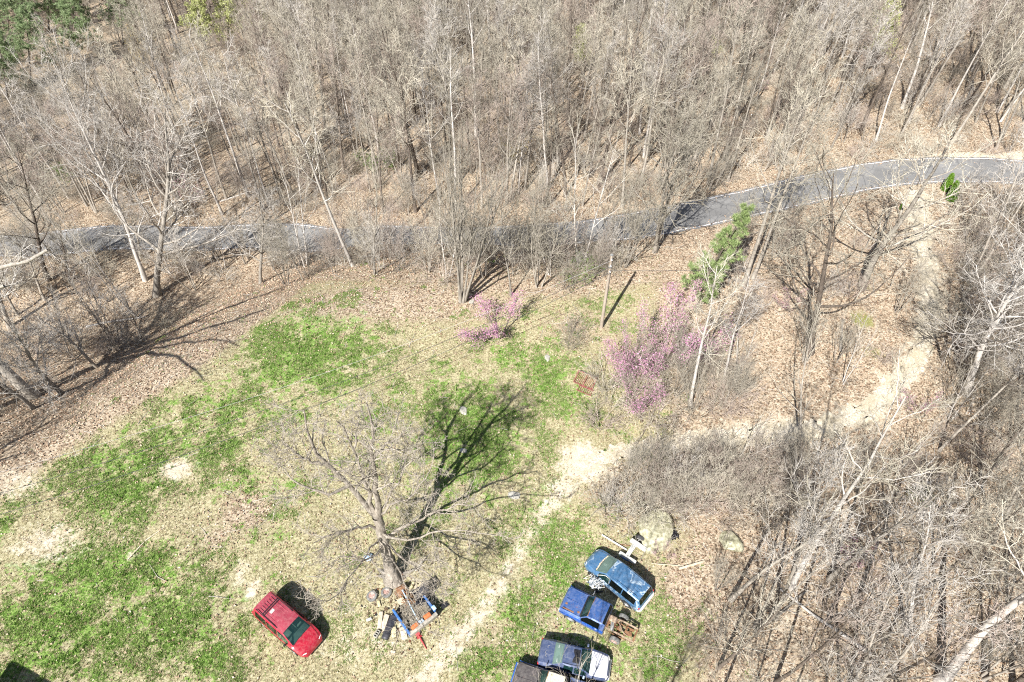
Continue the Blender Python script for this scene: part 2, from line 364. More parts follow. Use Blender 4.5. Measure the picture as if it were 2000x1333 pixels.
def blob_field(X, Y, blobs, mode='max'):
    out = np.zeros_like(X)
    for px, py, rx, ry, s in blobs:
        c = P(px, py); a = P(px + 8, py); b = P(px, py - 8)
        sx = max(0.01, abs(a[0] - c[0]) / 8); sy = max(0.01, abs(b[1] - c[1]) / 8)
        q = ((X - c[0]) / (rx * sx)) ** 2 + ((Y - c[1]) / (ry * sy)) ** 2
        f = s * np.exp(-0.9 * q)
        out = np.maximum(out, f) if mode == 'max' else out + f
    return out
GRASS = [(600, 680, 130, 75, .85), (560, 720, 90, 50, .8), (640, 745, 80, 40, .75), (420, 800, 130, 55, .6), (250, 905, 150, 60, .7), (240, 965, 80, 55, .8),
         (420, 880, 70, 45, .65), (330, 850, 90, 40, .55), (920, 850, 110, 120, .78), (880, 780, 90, 60, .6), (1070, 735, 65, 70, .7), (1000, 690, 70, 45, .6), (1110, 780, 50, 60, .6),
         (200, 1120, 180, 70, .85), (110, 1200, 140, 90, .85), (300, 1215, 220, 110, .66), (80, 1290, 110, 70, .75), (400, 1290, 80, 55, .7), (0, 1040, 22, 70, .7),
         (510, 740, 80, 45, .55), (560, 800, 90, 45, .5), (330, 790, 60, 30, .45), (530, 1030, 70, 60, .38), (600, 950, 70, 50, .36), (1060, 1020, 65, 60, .6), (1100, 1100, 80, 90, .62), (1010, 1200, 60, 80, .58), (960, 1295, 90, 40, .6), (1080, 960, 40, 40, .35),
         (1250, 1280, 140, 70, .5), (1150, 1250, 120, 80, .52), (760, 800, 120, 70, .36), (690, 720, 80, 60, .45), (860, 740, 60, 40, .45), (480, 940, 80, 40, .5), (500, 640, 120, 50, .5)]
BARE = [(345, 918, 38, 22, .95), (90, 1062, 110, 55, .62), (30, 945, 70, 45, .62), (470, 1120, 24, 40, .6), (495, 1150, 16, 24, .8), (1140, 905, 55, 45, 1.05), (1100, 955, 40, 30, .75),
        (1075, 985, 30, 24, .75), (1055, 1010, 26, 24, .7), (1035, 1040, 22, 26, .68), (1015, 1075, 20, 28, .68), (995, 1110, 20, 28, .7), (975, 1145, 22, 28, .72), (955, 1175, 24, 28, .72), (930, 1205, 28, 28, .74), (905, 1235, 32, 28, .76), (880, 1265, 36, 28, .78), (855, 1295, 42, 28, .78), (830, 1330, 46, 30, .78), (1010, 1150, 10, 60, .5), (720, 1250, 170, 90, .46), (800, 1150, 110, 60, .46),
        (1450, 848, 110, 30, .75), (1550, 840, 80, 34, .8), (1340, 862, 60, 22, .6), (1680, 812, 60, 34, .75), (1735, 760, 40, 50, .6), (1790, 700, 36, 50, .55), (1820, 600, 30, 70, .65), (1805, 500, 28, 70, .8),
        (1795, 430, 30, 40, .85), (1790, 385, 45, 16, .7), (1890, 306, 110, 8, 1.15), (1990, 305, 60, 8, 1.15), (1720, 345, 60, 12, .6), (260, 1085, 18, 14, .6), (700, 1000, 60, 60, .35), (660, 620, 150, 40, .3)]
LEAFP = [(480, 1000, 80, 60, .75), (420, 1050, 60, 50, .6), (780, 585, 260, 50, .9), (1130, 640, 120, 60, .6), (1230, 960, 110, 90, .8), (1200, 1120, 60, 60, .55), (960, 1250, 40, 70, .5), (700, 1080, 90, 60, .45),
         (1080, 1200, 60, 60, .5), (1350, 1150, 90, 120, .8)]
MOSS = [(1685, 625, 30, 25, .7), (1705, 690, 26, 22, .55), (1690, 560, 24, 18, .5), (430, 760, 40, 16, .45), (260, 750, 40, 14, .4), (640, 1010, 40, 30, .3), (1250, 560, 50, 20, .35), (1140, 600, 50, 20, .4)]
fx, fy = GV[:, 0], GV[:, 1]
def leaf_base(X, Y):
    """1 in the woods, 0 in the open yard."""
    e = np.interp(X, _le[:, 0], _le[:, 1])
    a = np.clip((Y - e + 2.0) / 3.5, 0, 1)
    right = np.clip((X - (9.5 + 0.05 * (Y - 20))) / 4.0, 0, 1)
    return np.maximum(a, right)
lb = leaf_base(fx, fy)
near = (np.abs(fx) < 90) & (fy > -5) & (fy < 120)
att = {}
for nm, bl in (('grass', GRASS), ('bare', BARE), ('moss', MOSS)):
    f = np.zeros(len(GV)); f[near] = blob_field(fx[near], fy[near], bl); att[nm] = f
lf = np.zeros(len(GV)); lf[near] = blob_field(fx[near], fy[near], LEAFP)
att['leaf'] = np.maximum(lf, lb * 0.98)
att['grass'] = (0.24 * (1 - lb) + 0.50 * att['grass'] * (1 - 0.5 * lb))
gme = np_mesh('ground', GV, [GF], M['ground'], smooth=True)
for nm, v in att.items():
    a = gme.attributes.new(nm, 'FLOAT', 'POINT'); a.data.foreach_set('value', v.astype(np.float32))
ground = link('ground', gme); tag(ground, kind='structure')

# ------------------------------------------------------------------ road strip, edge lines, gravel drive
def smooth_line(pts, step=0.5):
    pts = np.asarray(pts, float)
    d = np.r_[0, np.cumsum(np.hypot(*np.diff(pts[:, :2], axis=0).T))]
    s = np.arange(0, d[-1], step)
    x = np.interp(s, d, pts[:, 0]); y = np.interp(s, d, pts[:, 1])
    k = np.hanning(int(9 / step) | 1); k /= k.sum(); n = len(k) // 2
    xp = np.r_[x[0] + (x[0] - x[1:n + 1][::-1]), x, x[-1] + (x[-1] - x[-n - 1:-1][::-1])]
    yp = np.r_[y[0] + (y[0] - y[1:n + 1][::-1]), y, y[-1] + (y[-1] - y[-n - 1:-1][::-1])]
    return np.stack([np.convolve(xp, k, 'valid'), np.convolve(yp, k, 'valid')], 1)
def strip(name, line, o0, o1, dz, mat, ncross=2, jag=0.0, seed=0):
    r = np.random.default_rng(seed)
    t = np.gradient(line, axis=0); t /= np.linalg.norm(t, axis=1)[:, None]; nrm = np.stack([-t[:, 1], t[:, 0]], 1)
    rows = []
    for j in range(ncross + 1):
        o = o0 + (o1 - o0) * j / ncross
        off = np.full(len(line), o)
        if jag and j in (0, ncross): off = off + r.normal(0, jag, len(line))
        q = line + nrm * off[:, None]
        rows.append(np.c_[q, height(q[:, 0], q[:, 1]) + dz])
    V = np.stack(rows, 1).reshape(-1, 3); n = len(line); m = ncross + 1
    i = np.arange(n * m).reshape(n, m)
    F = np.stack([i[:-1, 1:].ravel(), i[:-1, :-1].ravel(), i[1:, :-1].ravel(), i[1:, 1:].ravel()], 1)
    return np_mesh(name, V, [F], mat, smooth=True)
# centre of the lane as two edge lines in the photograph
EDGE_N = [(-350, 478), (0, 455), (150, 445), (300, 438), (500, 436), (700, 437), (900, 439), (1050, 438), (1150, 433), (1250, 420), (1370, 396), (1500, 367), (1600, 343), (1700, 322), (1800, 314), (1900, 315), (2000, 320), (2300, 345)]
EDGE_S = [(-350, 525), (0, 506), (150, 500), (300, 490), (500, 486), (700, 485), (900, 486), (1050, 482), (1150, 474), (1250, 463), (1370, 438), (1500, 411), (1600, 387), (1700, 365), (1800, 353), (1900, 349), (2000, 354), (2300, 382)]
EN = np.array([P(x, y)[:2] for x, y in EDGE_N]); ES = np.array([P(x, y)[:2] for x, y in EDGE_S])
road_line = smooth_line((EN + ES) / 2)
road_half = float(np.median(np.linalg.norm(EN - ES, axis=1))) / 2
print('road half width', road_half)
road_half = min(max(road_half, 2.0), 2.7)
tag(link('road', strip('road', road_line, -road_half - 0.25, road_half + 0.25, 0.035, M['asphalt'], 6, 0.04)), kind='structure')
tag(link('road_marking', strip('road_marking', road_line, road_half - 0.11, road_half, 0.042, M['roadpaint'], 1)), kind='structure')
tag(link('road_marking', strip('road_marking', road_line, -road_half, -road_half + 0.11, 0.042, M['roadpaint'], 1)), kind='structure')
DRIVE = [(1790, 372), (1797, 420), (1806, 500), (1818, 570), (1815, 640), (1785, 710), (1740, 765), (1690, 808), (1600, 838), (1500, 846), (1400, 858), (1300, 868), (1210, 880), (1140, 908)]
drive_line = smooth_line([P(x, y)[:2] for x, y in DRIVE], 0.3)
tag(link('gravel_path', strip('gravel_path', drive_line, -0.8, 0.8, 0.03, M['gravel'], 6, 0.22, 3)), kind='structure')
# ------------------------------------------------------------------ tree builder (vectorised per branch level)
def unit(v): return v / np.maximum(np.linalg.norm(v, axis=-1, keepdims=True), 1e-9)

def tubes_to_mesh(name, groups, mats):
    """groups: list of (P (N,n,3), R (N,n), sides, material index)."""
    Vs, Fs, Ms, off = [], [], [], 0
    for Pt, Rd, k, mi in groups:
        N, n, _ = Pt.shape
        if N == 0: continue
        T = np.empty_like(Pt); T[:, 1:-1] = Pt[:, 2:] - Pt[:, :-2]; T[:, 0] = Pt[:, 1] - Pt[:, 0]; T[:, -1] = Pt[:, -1] - Pt[:, -2]
        T = unit(T); mean = unit(T.mean(1))
        ref = np.where(np.abs(mean[:, 2:3]) > 0.75, np.array([[1.0, 0.15, 0.0]]), np.array([[0.0, 0.1, 1.0]]))
        A = unit(np.cross(T, ref[:, None, :])); B = np.cross(T, A)
        ang = np.arange(k) * 2 * np.pi / k
        V = Pt[:, :, None, :] + Rd[:, :, None, None] * (A[:, :, None, :] * np.cos(ang)[None, None, :, None] + B[:, :, None, :] * np.sin(ang)[None, None, :, None])
        Vs.append(V.reshape(-1, 3))
        idx = off + np.arange(N * n * k).reshape(N, n, k)
        a = idx[:, :-1, :]; b = np.roll(idx, -1, 2)[:, :-1, :]; c = np.roll(idx, -1, 2)[:, 1:, :]; d = idx[:, 1:, :]
        F = np.stack([a, b, c, d], -1).reshape(-1, 4); Fs.append(F); Ms.append(np.full(len(F), mi)); off += N * n * k
    return np_mesh(name, np.concatenate(Vs), Fs, mats, np.concatenate(Ms), smooth=True)

def at_t(Pt, t):
    """Positions and tangents on polylines Pt (M,n,3) at parameters t (M,K)."""
    M_, n, _ = Pt.shape
    f = np.clip(t, 0, 0.9999) * (n - 1); i = f.astype(int); w = (f - i)[..., None]
    r = np.arange(M_)[:, None]
    p0 = Pt[r, i]; p1 = Pt[r, i + 1]
    return p0 * (1 - w) + p1 * w, unit(p1 - p0)

def integrate(P0, D0, L, nseg, wander, up, rg, droop=0.0):
    """Grow (N) polylines: start, direction, length."""
    N = len(P0); out = np.empty((N, nseg + 1, 3)); out[:, 0] = P0; d = D0.copy()
    step = (L / nseg)[:, None]
    for s in range(nseg):
        d = unit(d + rg.normal(0, wander, (N, 3)) + np.array([0, 0, up - droop * s / nseg]))
        out[:, s + 1] = out[:, s] + d * step
    return out

def spawn(Pt, Rd, K, tmin, tmax, ang, angsd, lenf, nseg, wander, up, rr, rmin, rg, tip=0.3, droop=0.0, planar=0.0):
    M_ = len(Pt)
    t = tmin + (tmax - tmin) * (np.arange(K)[None, :] + rg.random((M_, K))) / K
    p, tg = at_t(Pt, t)
    plen = np.linalg.norm(np.diff(Pt, axis=1), axis=2).sum(1)[:, None]
    f = t * (Rd.shape[1] - 1); i = np.clip(f.astype(int), 0, Rd.shape[1] - 2); w = f - i
    r = np.arange(M_)[:, None]; rad = Rd[r, i] * (1 - w) + Rd[r, i + 1] * w
    p = p.reshape(-1, 3); tg = tg.reshape(-1, 3); rad = rad.reshape(-1); N = len(p)
    az = (np.arange(K)[None, :] * 2.39996 + rg.random((M_, 1)) * 6.283 + rg.normal(0, 0.5, (M_, K))).reshape(-1)
    ref = np.where(np.abs(tg[:, 2:3]) > 0.9, np.array([[1.0, 0, 0]]), np.array([[0, 0, 1.0]]))
    a = unit(np.cross(tg, ref)); b = np.cross(tg, a)
    th = np.radians(np.clip(rg.normal(ang, angsd, N), 8, 110))[:, None]
    side = a * np.cos(az)[:, None] + b * np.sin(az)[:, None]
    if planar: side = unit(side * np.array([1, 1, 1 - planar]))
    d = unit(tg * np.cos(th) + side * np.sin(th))
    L = (lenf(t, plen) * (0.7 + 0.6 * rg.random((M_, K)))).reshape(-1)
    P2 = integrate(p, d, L, nseg, wander, up, rg, droop)
    r0 = np.maximum(np.minimum(rad * rr, rad * 0.85), rmin)
    R2 = np.maximum(r0[:, None] * np.linspace(1, tip, nseg + 1)[None, :], rmin * 0.75)
    return P2, R2

def trunk_lines(H, r0, rg, stems=1, spread=0.0, nseg=10, wander=0.03, up=0.02, lean=0.0, tip=0.12, vary=0.25, base_r=0.12):
    N = stems
    az = np.arange(N) * 6.283 / max(1, N) + rg.random(N) * 1.2
    P0 = np.stack([np.cos(az) * base_r * (N > 1), np.sin(az) * base_r * (N > 1), np.zeros(N)], 1)
    s = (spread * (0.5 + rg.random(N) * 0.8)) if N > 1 else np.full(N, lean)
    D = unit(np.stack([np.cos(az) * np.tan(s), np.sin(az) * np.tan(s), np.ones(N)], 1))
    L = H * (1 - vary * rg.random(N) * (N > 1))
    Pt = integrate(P0, D, L, nseg, wander, up, rg)
    x = np.linspace(0, 1, nseg + 1)
    prof = (1 - x) ** 0.85 * (1 - tip) + tip
    prof = prof + 0.45 * np.exp(-x * 22)
    Rd = (r0 * (0.7 + 0.3 * L / H))[:, None] * prof[None, :]
    return Pt, Rd

class Kind:
    """Shared mesh data of one tree shape: part name -> mesh; height of the shape."""
    def __init__(self, parts, H): self.parts = parts; self.H = H

def faces_cloud(name, centers, per, size, spread, mat, rg, thin=1.0, tri=False, upbias=0.0):
    N = len(centers) * per
    c = np.repeat(centers, per, 0) + rg.normal(0, spread, (N, 3))
    a = unit(rg.normal(0, 1, (N, 3)) + np.array([0, 0, upbias])); b = unit(np.cross(a, rg.normal(0, 1, (N, 3))))
    s = size * (0.6 + 0.8 * rg.random(N))[:, None]
    if tri: V = np.stack([c - b * s * thin, c + b * s * thin, c + a * s * 2], 1)
    else: V = np.stack([c - a * s - b * s * thin, c + a * s - b * s * thin, c + a * s + b * s * thin, c - a * s + b * s * thin], 1)
    k = V.shape[1]
    me = np_mesh(name, V.reshape(-1, 3), [np.arange(N * k).reshape(N, k)], mat, smooth=False)
    at = me.attributes.new('rnd', 'FLOAT', 'FACE'); at.data.foreach_set('value', rg.random(N).astype(np.float32))
    return me

def build_tree(seed, H=20, r0=0.19, stems=1, spread=0.0, wander=0.03, lean=0.0, levels=(), mats=('bark', 'twig'), leaf=None, trunk_seg=12, base_r=0.12, up=0.02, name='tree', tip=0.12):
    rg = np.random.default_rng(seed)
    Pt, Rd = trunk_lines(H, r0, rg, stems, spread, trunk_seg, wander, up, lean, tip, base_r=base_r)
    tm = tubes_to_mesh(name + '_trunk', [(Pt, Rd, 8 if stems == 1 else 6, 0)], [M[mats[0]]])
    groups, last = [], None
    cur = [(Pt, Rd)]
    for li, lv in enumerate(levels):
        p0, r_ = cur[-1]
        q = spawn(p0, r_, lv['K'], lv.get('t0', 0.3), lv.get('t1', 1.0), lv.get('ang', 45), lv.get('sd', 10), lv['len'], lv.get('seg', 3), lv.get('w', 0.12), lv.get('up', 0.05), lv.get('rr', 0.55), lv.get('rmin', 0.006), rg, lv.get('tip', 0.3), lv.get('droop', 0.0))
        groups.append((q[0], q[1], 5 if li == 0 else (4 if li == 1 and lv['K'] * len(p0) < 400 else 3), 0 if li == 0 else 1))
        cur.append(q)
    cm = tubes_to_mesh(name + '_crown', groups, [M[mats[0]] if len(mats) < 3 else M[mats[2]], M[mats[1]]])
    parts = {'trunk': tm, 'crown': cm}
    if leaf:
        tips = cur[-1][0][:, leaf.get('from', 1):].reshape(-1, 3)
        if leaf.get('frac', 1) < 1: tips = tips[rg.random(len(tips)) < leaf['frac']]
        if 'zmin' in leaf: tips = tips[tips[:, 2] > leaf['zmin'] * H]
        parts[leaf['name']] = faces_cloud(name + '_' + leaf['name'], tips, leaf['per'], leaf['size'], leaf['spread'], M[leaf['mat']], rg, leaf.get('thin', 0.6))
    return Kind(parts, H)

def L(k, a=0.0): return lambda t, pl: k * pl * (1 - a * t)
def A(k, a=0.0, t0=0.0): return lambda t, pl: k * (1 - a * np.clip((t - t0) / (1 - t0), 0, 1)) * np.ones_like(pl)

def forest_tall(seed, H, r0, mats=('bark', 'twig'), t0=0.42, wid=4.4, n1=18, leaf=None, stems=1, spread=0.1):
    return build_tree(seed, H, r0, stems=stems, spread=spread, wander=0.022, lean=0.03, mats=mats, leaf=leaf, levels=[
        dict(K=n1, t0=t0, t1=0.98, ang=48, sd=12, len=A(wid, 0.62, t0), seg=6, w=0.10, up=0.13, rr=0.5, rmin=0.028),
        dict(K=6, t0=0.22, t1=1.0, ang=42, sd=14, len=L(0.50, 0.3), seg=4, w=0.12, up=0.08, rr=0.6, rmin=0.018),
        dict(K=5, t0=0.15, t1=1.0, ang=40, sd=14, len=L(0.52, 0.2), seg=3, w=0.13, up=0.06, rr=0.6, rmin=0.012),
        dict(K=2, t0=0.25, t1=1.0, ang=38, sd=15, len=L(0.6, 0.2), seg=2, w=0.12, up=0.03, rr=0.7, rmin=0.0085)])
def edge_tree(seed, H, r0, mats=('bark', 'twig'), t0=0.22, wid=6.5, n1=15, leaf=None, stems=1, spread=0.15):
    return build_tree(seed, H, r0, stems=stems, spread=spread, wander=0.045, lean=0.05, mats=mats, leaf=leaf, levels=[
        dict(K=n1, t0=t0, t1=0.97, ang=52, sd=13, len=A(wid, 0.6, t0), seg=8, w=0.13, up=0.10, rr=0.52, rmin=0.03, tip=0.22),
        dict(K=7, t0=0.2, t1=1.0, ang=46, sd=15, len=L(0.44, 0.35), seg=5, w=0.15, up=0.07, rr=0.6, rmin=0.020),
        dict(K=5, t0=0.15, t1=1.0, ang=42, sd=15, len=L(0.5, 0.2), seg=3, w=0.15, up=0.05, rr=0.6, rmin=0.012),
        dict(K=3, t0=0.15, t1=1.0, ang=40, sd=15, len=L(0.55, 0.2), seg=2, w=0.14, up=0.02, rr=0.7, rmin=0.0085)])
def sapling(seed, H, stems, mats=('bark', 'twig'), r0=0.05, spread=0.22, leaf=None, n1=12):
    return build_tree(seed, H, r0, stems=stems, spread=spread, wander=0.035, mats=mats, leaf=leaf, trunk_seg=8, base_r=0.22, up=0.03, levels=[
        dict(K=n1, t0=0.25, t1=1.0, ang=34, sd=10, len=A(H * 0.24, 0.5, 0.25), seg=4, w=0.10, up=0.13, rr=0.6, rmin=0.015),
        dict(K=5, t0=0.15, t1=1.0, ang=34, sd=12, len=L(0.5, 0.2), seg=3, w=0.12, up=0.08, rr=0.6, rmin=0.0105),
        dict(K=2, t0=0.2, t1=1.0, ang=34, sd=12, len=L(0.6, 0.2), seg=2, w=0.12, up=0.04, rr=0.7, rmin=0.008)])
def brush(seed, H, stems, mats=('twig', 'twig'), spread=0.5, n1=9, leaf=None, droop=0.0):
    return build_tree(seed, H, 0.026, stems=stems, spread=spread, wander=0.10, mats=mats, leaf=leaf, trunk_seg=7, base_r=0.45, up=-0.02 - droop, levels=[
        dict(K=max(5, n1 - 2), t0=0.12, t1=1.0, ang=42, sd=16, len=A(H * 0.5, 0.4, 0.1), seg=5, w=0.2, up=0.0, rr=0.7, rmin=0.013, droop=0.2),
        dict(K=3, t0=0.15, t1=1.0, ang=44, sd=16, len=L(0.55, 0.2), seg=3, w=0.2, up=-0.02, rr=0.7, rmin=0.009),
        dict(K=2, t0=0.1, t1=1.0, ang=44, sd=16, len=L(0.5, 0.2), seg=2, w=0.15, up=0.0, rr=0.8, rmin=0.0075)])

K = {}
K['tall'] = [forest_tall(11, 21, .19), forest_tall(12, 19, .16, t0=.5, wid=3.8), forest_tall(13, 22, .22, t0=.36, wid=5.0), forest_tall(14, 18, .15, ('bark', 'twig_pink'), t0=.45, wid=3.6),
             forest_tall(15, 20, .17, ('bark_dark', 'twig'), t0=.4, wid=4.6), forest_tall(16, 17, .13, ('bark', 'twig'), t0=.35, wid=3.4), forest_tall(17, 21, .18, ('bark', 'twig_pale', 'twig'), t0=.48, wid=4.2)]
K['tall'] += [forest_tall(18, 18, .20, ('bark_dark', 'twig_dark'), t0=.3, wid=5.2, n1=14), forest_tall(19, 15, .12, ('bark', 'twig'), t0=.3, wid=2.8, n1=20), forest_tall(20, 20, .24, ('bark_dark', 'twig'), t0=.5, wid=5.6, n1=12), forest_tall(24, 16, .13, ('bark', 'twig_pink'), t0=.35, wid=3.4, stems=2, spread=.1)]
K['pole'] = [forest_tall(21, 23, .20, ('bark_pale', 'twig'), t0=.55, wid=3.3, n1=14), forest_tall(22, 20, .15, ('bark_pale', 'twig_pale', 'bark_pale'), t0=.42, wid=4.2, n1=14), forest_tall(23, 17, .12, ('bark', 'twig_pale'), t0=.5, wid=3.0, n1=12)]
K['edge'] = [edge_tree(31, 15, .26), edge_tree(32, 13, .20, ('bark_dark', 'twig'), wid=5.5), edge_tree(33, 17, .30, ('bark', 'twig_pale', 'bark'), n1=21), edge_tree(34, 14, .22, ('bark', 'twig'), stems=2)]
K['pale'] = [edge_tree(41, 17, .22, ('bark_pale', 'twig_pale', 'bark_pale'), t0=.35, wid=6.2, n1=22), edge_tree(42, 16, .19, ('bark_pale', 'twig', 'bark_pale'), t0=.45, wid=5, n1=11)]
def open_tree(seed, H, r0, mats, t0=.35, wid=4.5, n1=14, stems=1, spread=.1):
    return build_tree(seed, H, r0, stems=stems, spread=spread, wander=0.035, lean=0.05, mats=mats, levels=[
        dict(K=n1, t0=t0, t1=0.98, ang=46, sd=13, len=A(wid, 0.6, t0), seg=7, w=0.13, up=0.12, rr=0.52, rmin=0.026, tip=.25),
        dict(K=6, t0=0.2, t1=1.0, ang=44, sd=14, len=L(0.46, 0.3), seg=4, w=0.15, up=0.08, rr=0.58, rmin=0.016),
        dict(K=5, t0=0.15, t1=1.0, ang=42, sd=14, len=L(0.55, 0.2), seg=3, w=0.15, up=0.06, rr=0.62, rmin=0.0105)])
K['open'] = [open_tree(111, 16, .17, ('bark', 'twig_pale', 'bark')), open_tree(112, 14, .13, ('bark_pale', 'twig_pale', 'bark_pale'), t0=.45), open_tree(113, 17, .20, ('bark_dark', 'twig', 'bark'), wid=5.5), open_tree(114, 13, .11, ('bark', 'twig'), t0=.3, wid=3.5), open_tree(115, 15, .12, ('bark', 'twig_pale', 'bark'), stems=2), open_tree(116, 12, .10, ('bark_dark', 'twig_pink'), t0=.4, wid=3)]
K['sap'] = [sapling(51, 9, 5), sapling(52, 8, 4, ('bark', 'twig_pink')), sapling(53, 10, 6, ('bark', 'twig')), sapling(54, 7.5, 3, ('bark', 'twig_pale')), sapling(55, 9, 1, ('bark', 'twig'), r0=.07), sapling(56, 11, 2, ('bark_pale', 'twig'), r0=.07, spread=.12)]
K['brush'] = [brush(61, 3.0, 9), brush(62, 2.6, 11, ('twig_pink', 'twig_pink'), .6), brush(63, 3.6, 10, ('twig_dark', 'twig'), .45), brush(64, 2.2, 12, ('twig_pale', 'twig'), .7, droop=.05), brush(65, 2.8, 12, ('twig_pink', 'twig'), .65, droop=.06)]
K['budding'] = [forest_tall(71, 16, .14, ('bark', 'twig'), t0=.3, wid=4.2, leaf=dict(name='foliage', per=4, size=.085, spread=.14, mat='bud', frac=.9)),
                edge_tree(72, 12, .16, ('bark', 'twig'), wid=4.5, leaf=dict(name='foliage', per=3, size=.085, spread=.14, mat='bud', frac=.8))]
K['gold'] = [sapling(73, 7, 6, ('bark', 'twig'), leaf=dict(name='foliage', per=2, size=.045, spread=.06, mat='bud_gold', frac=.9), spread=.3)]
K['greenbush'] = [brush(74, 2.6, 10, ('twig', 'twig'), .5, leaf=dict(name='foliage', per=2, size=.05, spread=.05, mat='bush', frac=.8))]
K['redbud'] = [sapling(81, 5.0, 7, ('bark', 'twig'), r0=.045, spread=.85, leaf=dict(name='blossom', per=5, size=.028, spread=.14, mat='blossom', frac=.62), n1=11),
               sapling(82, 4.2, 4, ('bark_dark', 'twig'), r0=.05, spread=.7, leaf=dict(name='blossom', per=5, size=.028, spread=.14, mat='blossom', frac=.8), n1=11),
               sapling(83, 4.2, 4, ('bark_dark', 'twig'), r0=.04, spread=.6, leaf=dict(name='blossom', per=2, size=.028, spread=.12, mat='blossom', frac=.6), n1=10)]

# pines: whorled limbs carrying needle tufts
def pine(seed, H, r0, wid, mat='needles', t0=0.12, n1=40, tuft=9, size=.10, gap=0.0):
    rg = np.random.default_rng(seed)
    Pt, Rd = trunk_lines(H, r0, rg, 1, 0, 12, 0.02, 0.02, 0.02, 0.1)
    p1, r1 = spawn(Pt, Rd, n1, t0, 0.99, 68, 9, A(wid, 0.80, t0), 5, 0.08, 0.05, 0.3, 0.02, rg)
    p2, r2 = spawn(p1, r1, 6, 0.3, 1.0, 45, 12, L(0.38, 0.3), 3, 0.1, 0.10, 0.5, 0.010, rg)
    p3, r3 = spawn(p2, r2, 3, 0.35, 1.0, 40, 12, L(0.55, 0.2), 2, 0.1, 0.12, 0.6, 0.007, rg)
    tm = tubes_to_mesh('pine_trunk', [(Pt, Rd, 8, 0)], [M['bark_dark']])
    bm_ = tubes_to_mesh('pine_boughs', [(p1, r1, 4, 0), (p2, r2, 3, 0), (p3, r3, 3, 0)], [M['bark_dark']])
    tips = np.concatenate([p3[:, 1:].reshape(-1, 3), p2[:, -1], p1[:, -1]])
    if gap: tips = tips[rg.random(len(tips)) > gap]
    # needles fan outwards from every tuft centre
    N = len(tips) * tuft; c = np.repeat(tips, tuft, 0); a = unit(rg.normal(0, 1, (N, 3)) + np.array([0, 0, 0.55])); b = unit(np.cross(a, rg.normal(0, 1, (N, 3))))
    s = size * (0.7 + 0.6 * rg.random(N))[:, None]
    V = np.stack([c - b * s * 0.16, c + b * s * 0.16, c + a * s * 2.4], 1)
    fm = np_mesh('pine_needles', V.reshape(-1, 3), [np.arange(N * 3).reshape(N, 3)], M[mat], smooth=False)
    at = fm.attributes.new('rnd', 'FLOAT', 'FACE'); at.data.foreach_set('value', np.clip(np.repeat(rg.random(len(tips)), tuft) * .6 + rg.random(N) * .4, 0, 1).astype(np.float32))
    return Kind({'trunk': tm, 'boughs': bm_, 'needles': fm}, H)
K['pine'] = [pine(91, 12, .14, 2.3, t0=.05, tuft=16, size=.13, n1=44, gap=.25)]
K['pine_far'] = [pine(92, 15, .17, 4.4, 'needles_far', .2, 50, 12, .18), pine(93, 13, .15, 3.8, 'needles_far', .1, 46, 12, .18)]
def cedar(seed, H, w):
    rg = np.random.default_rng(seed)
    Pt, Rd = trunk_lines(H, .05, rg, 1, 0, 8, 0.01, 0.0, 0, .2)
    n = 2600; z = rg.random(n) ** 0.85; rad = w * np.clip(1.15 * (1 - z) ** 0.6, 0, 1) * np.minimum(1, (z + .03) * 9) * (0.62 + 0.38 * rg.random(n) ** .5)
    az = rg.random(n) * 6.283
    c = np.stack([rad * np.cos(az), rad * np.sin(az), 0.05 + z * (H - 0.05)], 1)
    fm = faces_cloud('cedar_foliage', c, 4, .05, .05, M['cedar'], rg, .4, upbias=1.2)
    return Kind({'trunk': tubes_to_mesh('cedar_trunk', [(Pt, Rd, 6, 0)], [M['bark']]), 'foliage': fm}, H)
K['cedar'] = [cedar(95, 3.2, .40), cedar(96, 3.0, .44)]

def plant(kind, loc, label, cat, group=None, name='bare_tree', scale=1.0, rz=None, axis=None, sxy=1.0):
    """One tree: an Empty at its foot with its own copies of the shape's parts."""
    e = empty(name, loc, label, cat, group)
    rz = random.uniform(0, 6.283) if rz is None else rz
    q = Quaternion((0, 0, 1), rz)
    if axis is not None:
        q = Vector((0, 0, 1)).rotation_difference(Vector(axis).normalized()) @ q
    e.rotation_mode = 'QUATERNION'; e.rotation_quaternion = q
    e.scale = (scale * sxy, scale * sxy, scale)
    for pn, me in kind.parts.items():
        o = bpy.data.objects.new(pn, me); COL.objects.link(o); o.parent = e
    return e

def seen_tree(kind, bx, by, tx, ty, label, cat='tree', group=None, name='bare_tree', sxy=None, rz=None, sink=0.1, hmax=26):
    """A tree whose foot and top are seen in the photograph: height and lean follow from the two sight lines."""
    b = P(bx, by); d = ray(tx, ty)
    t = (b[0] * d[0] + b[1] * d[1]) / (d[0] ** 2 + d[1] ** 2)
    top = np.array([d[0] * t, d[1] * t, CAM_H + d[2] * t])
    ax = top - b; Hh = float(np.linalg.norm(ax))
    if Hh > hmax: Hh = hmax
    s = Hh / kind.H
    return plant(kind, (b[0], b[1], b[2] - sink), label, cat, group, name, s, rz, ax, 1.0 if sxy is None else sxy / s)
# ------------------------------------------------------------------ trees that can be told apart
k_t, k_p, k_e, k_w, k_s, k_b = K['tall'], K['pole'], K['edge'], K['pale'], K['sap'], K['brush']
HERO_PX = []
def T(kind, bx, by, tx, ty, label, **kw):
    HERO_PX.append((bx, by)); return seen_tree(kind, bx, by, tx, ty, label, **kw)
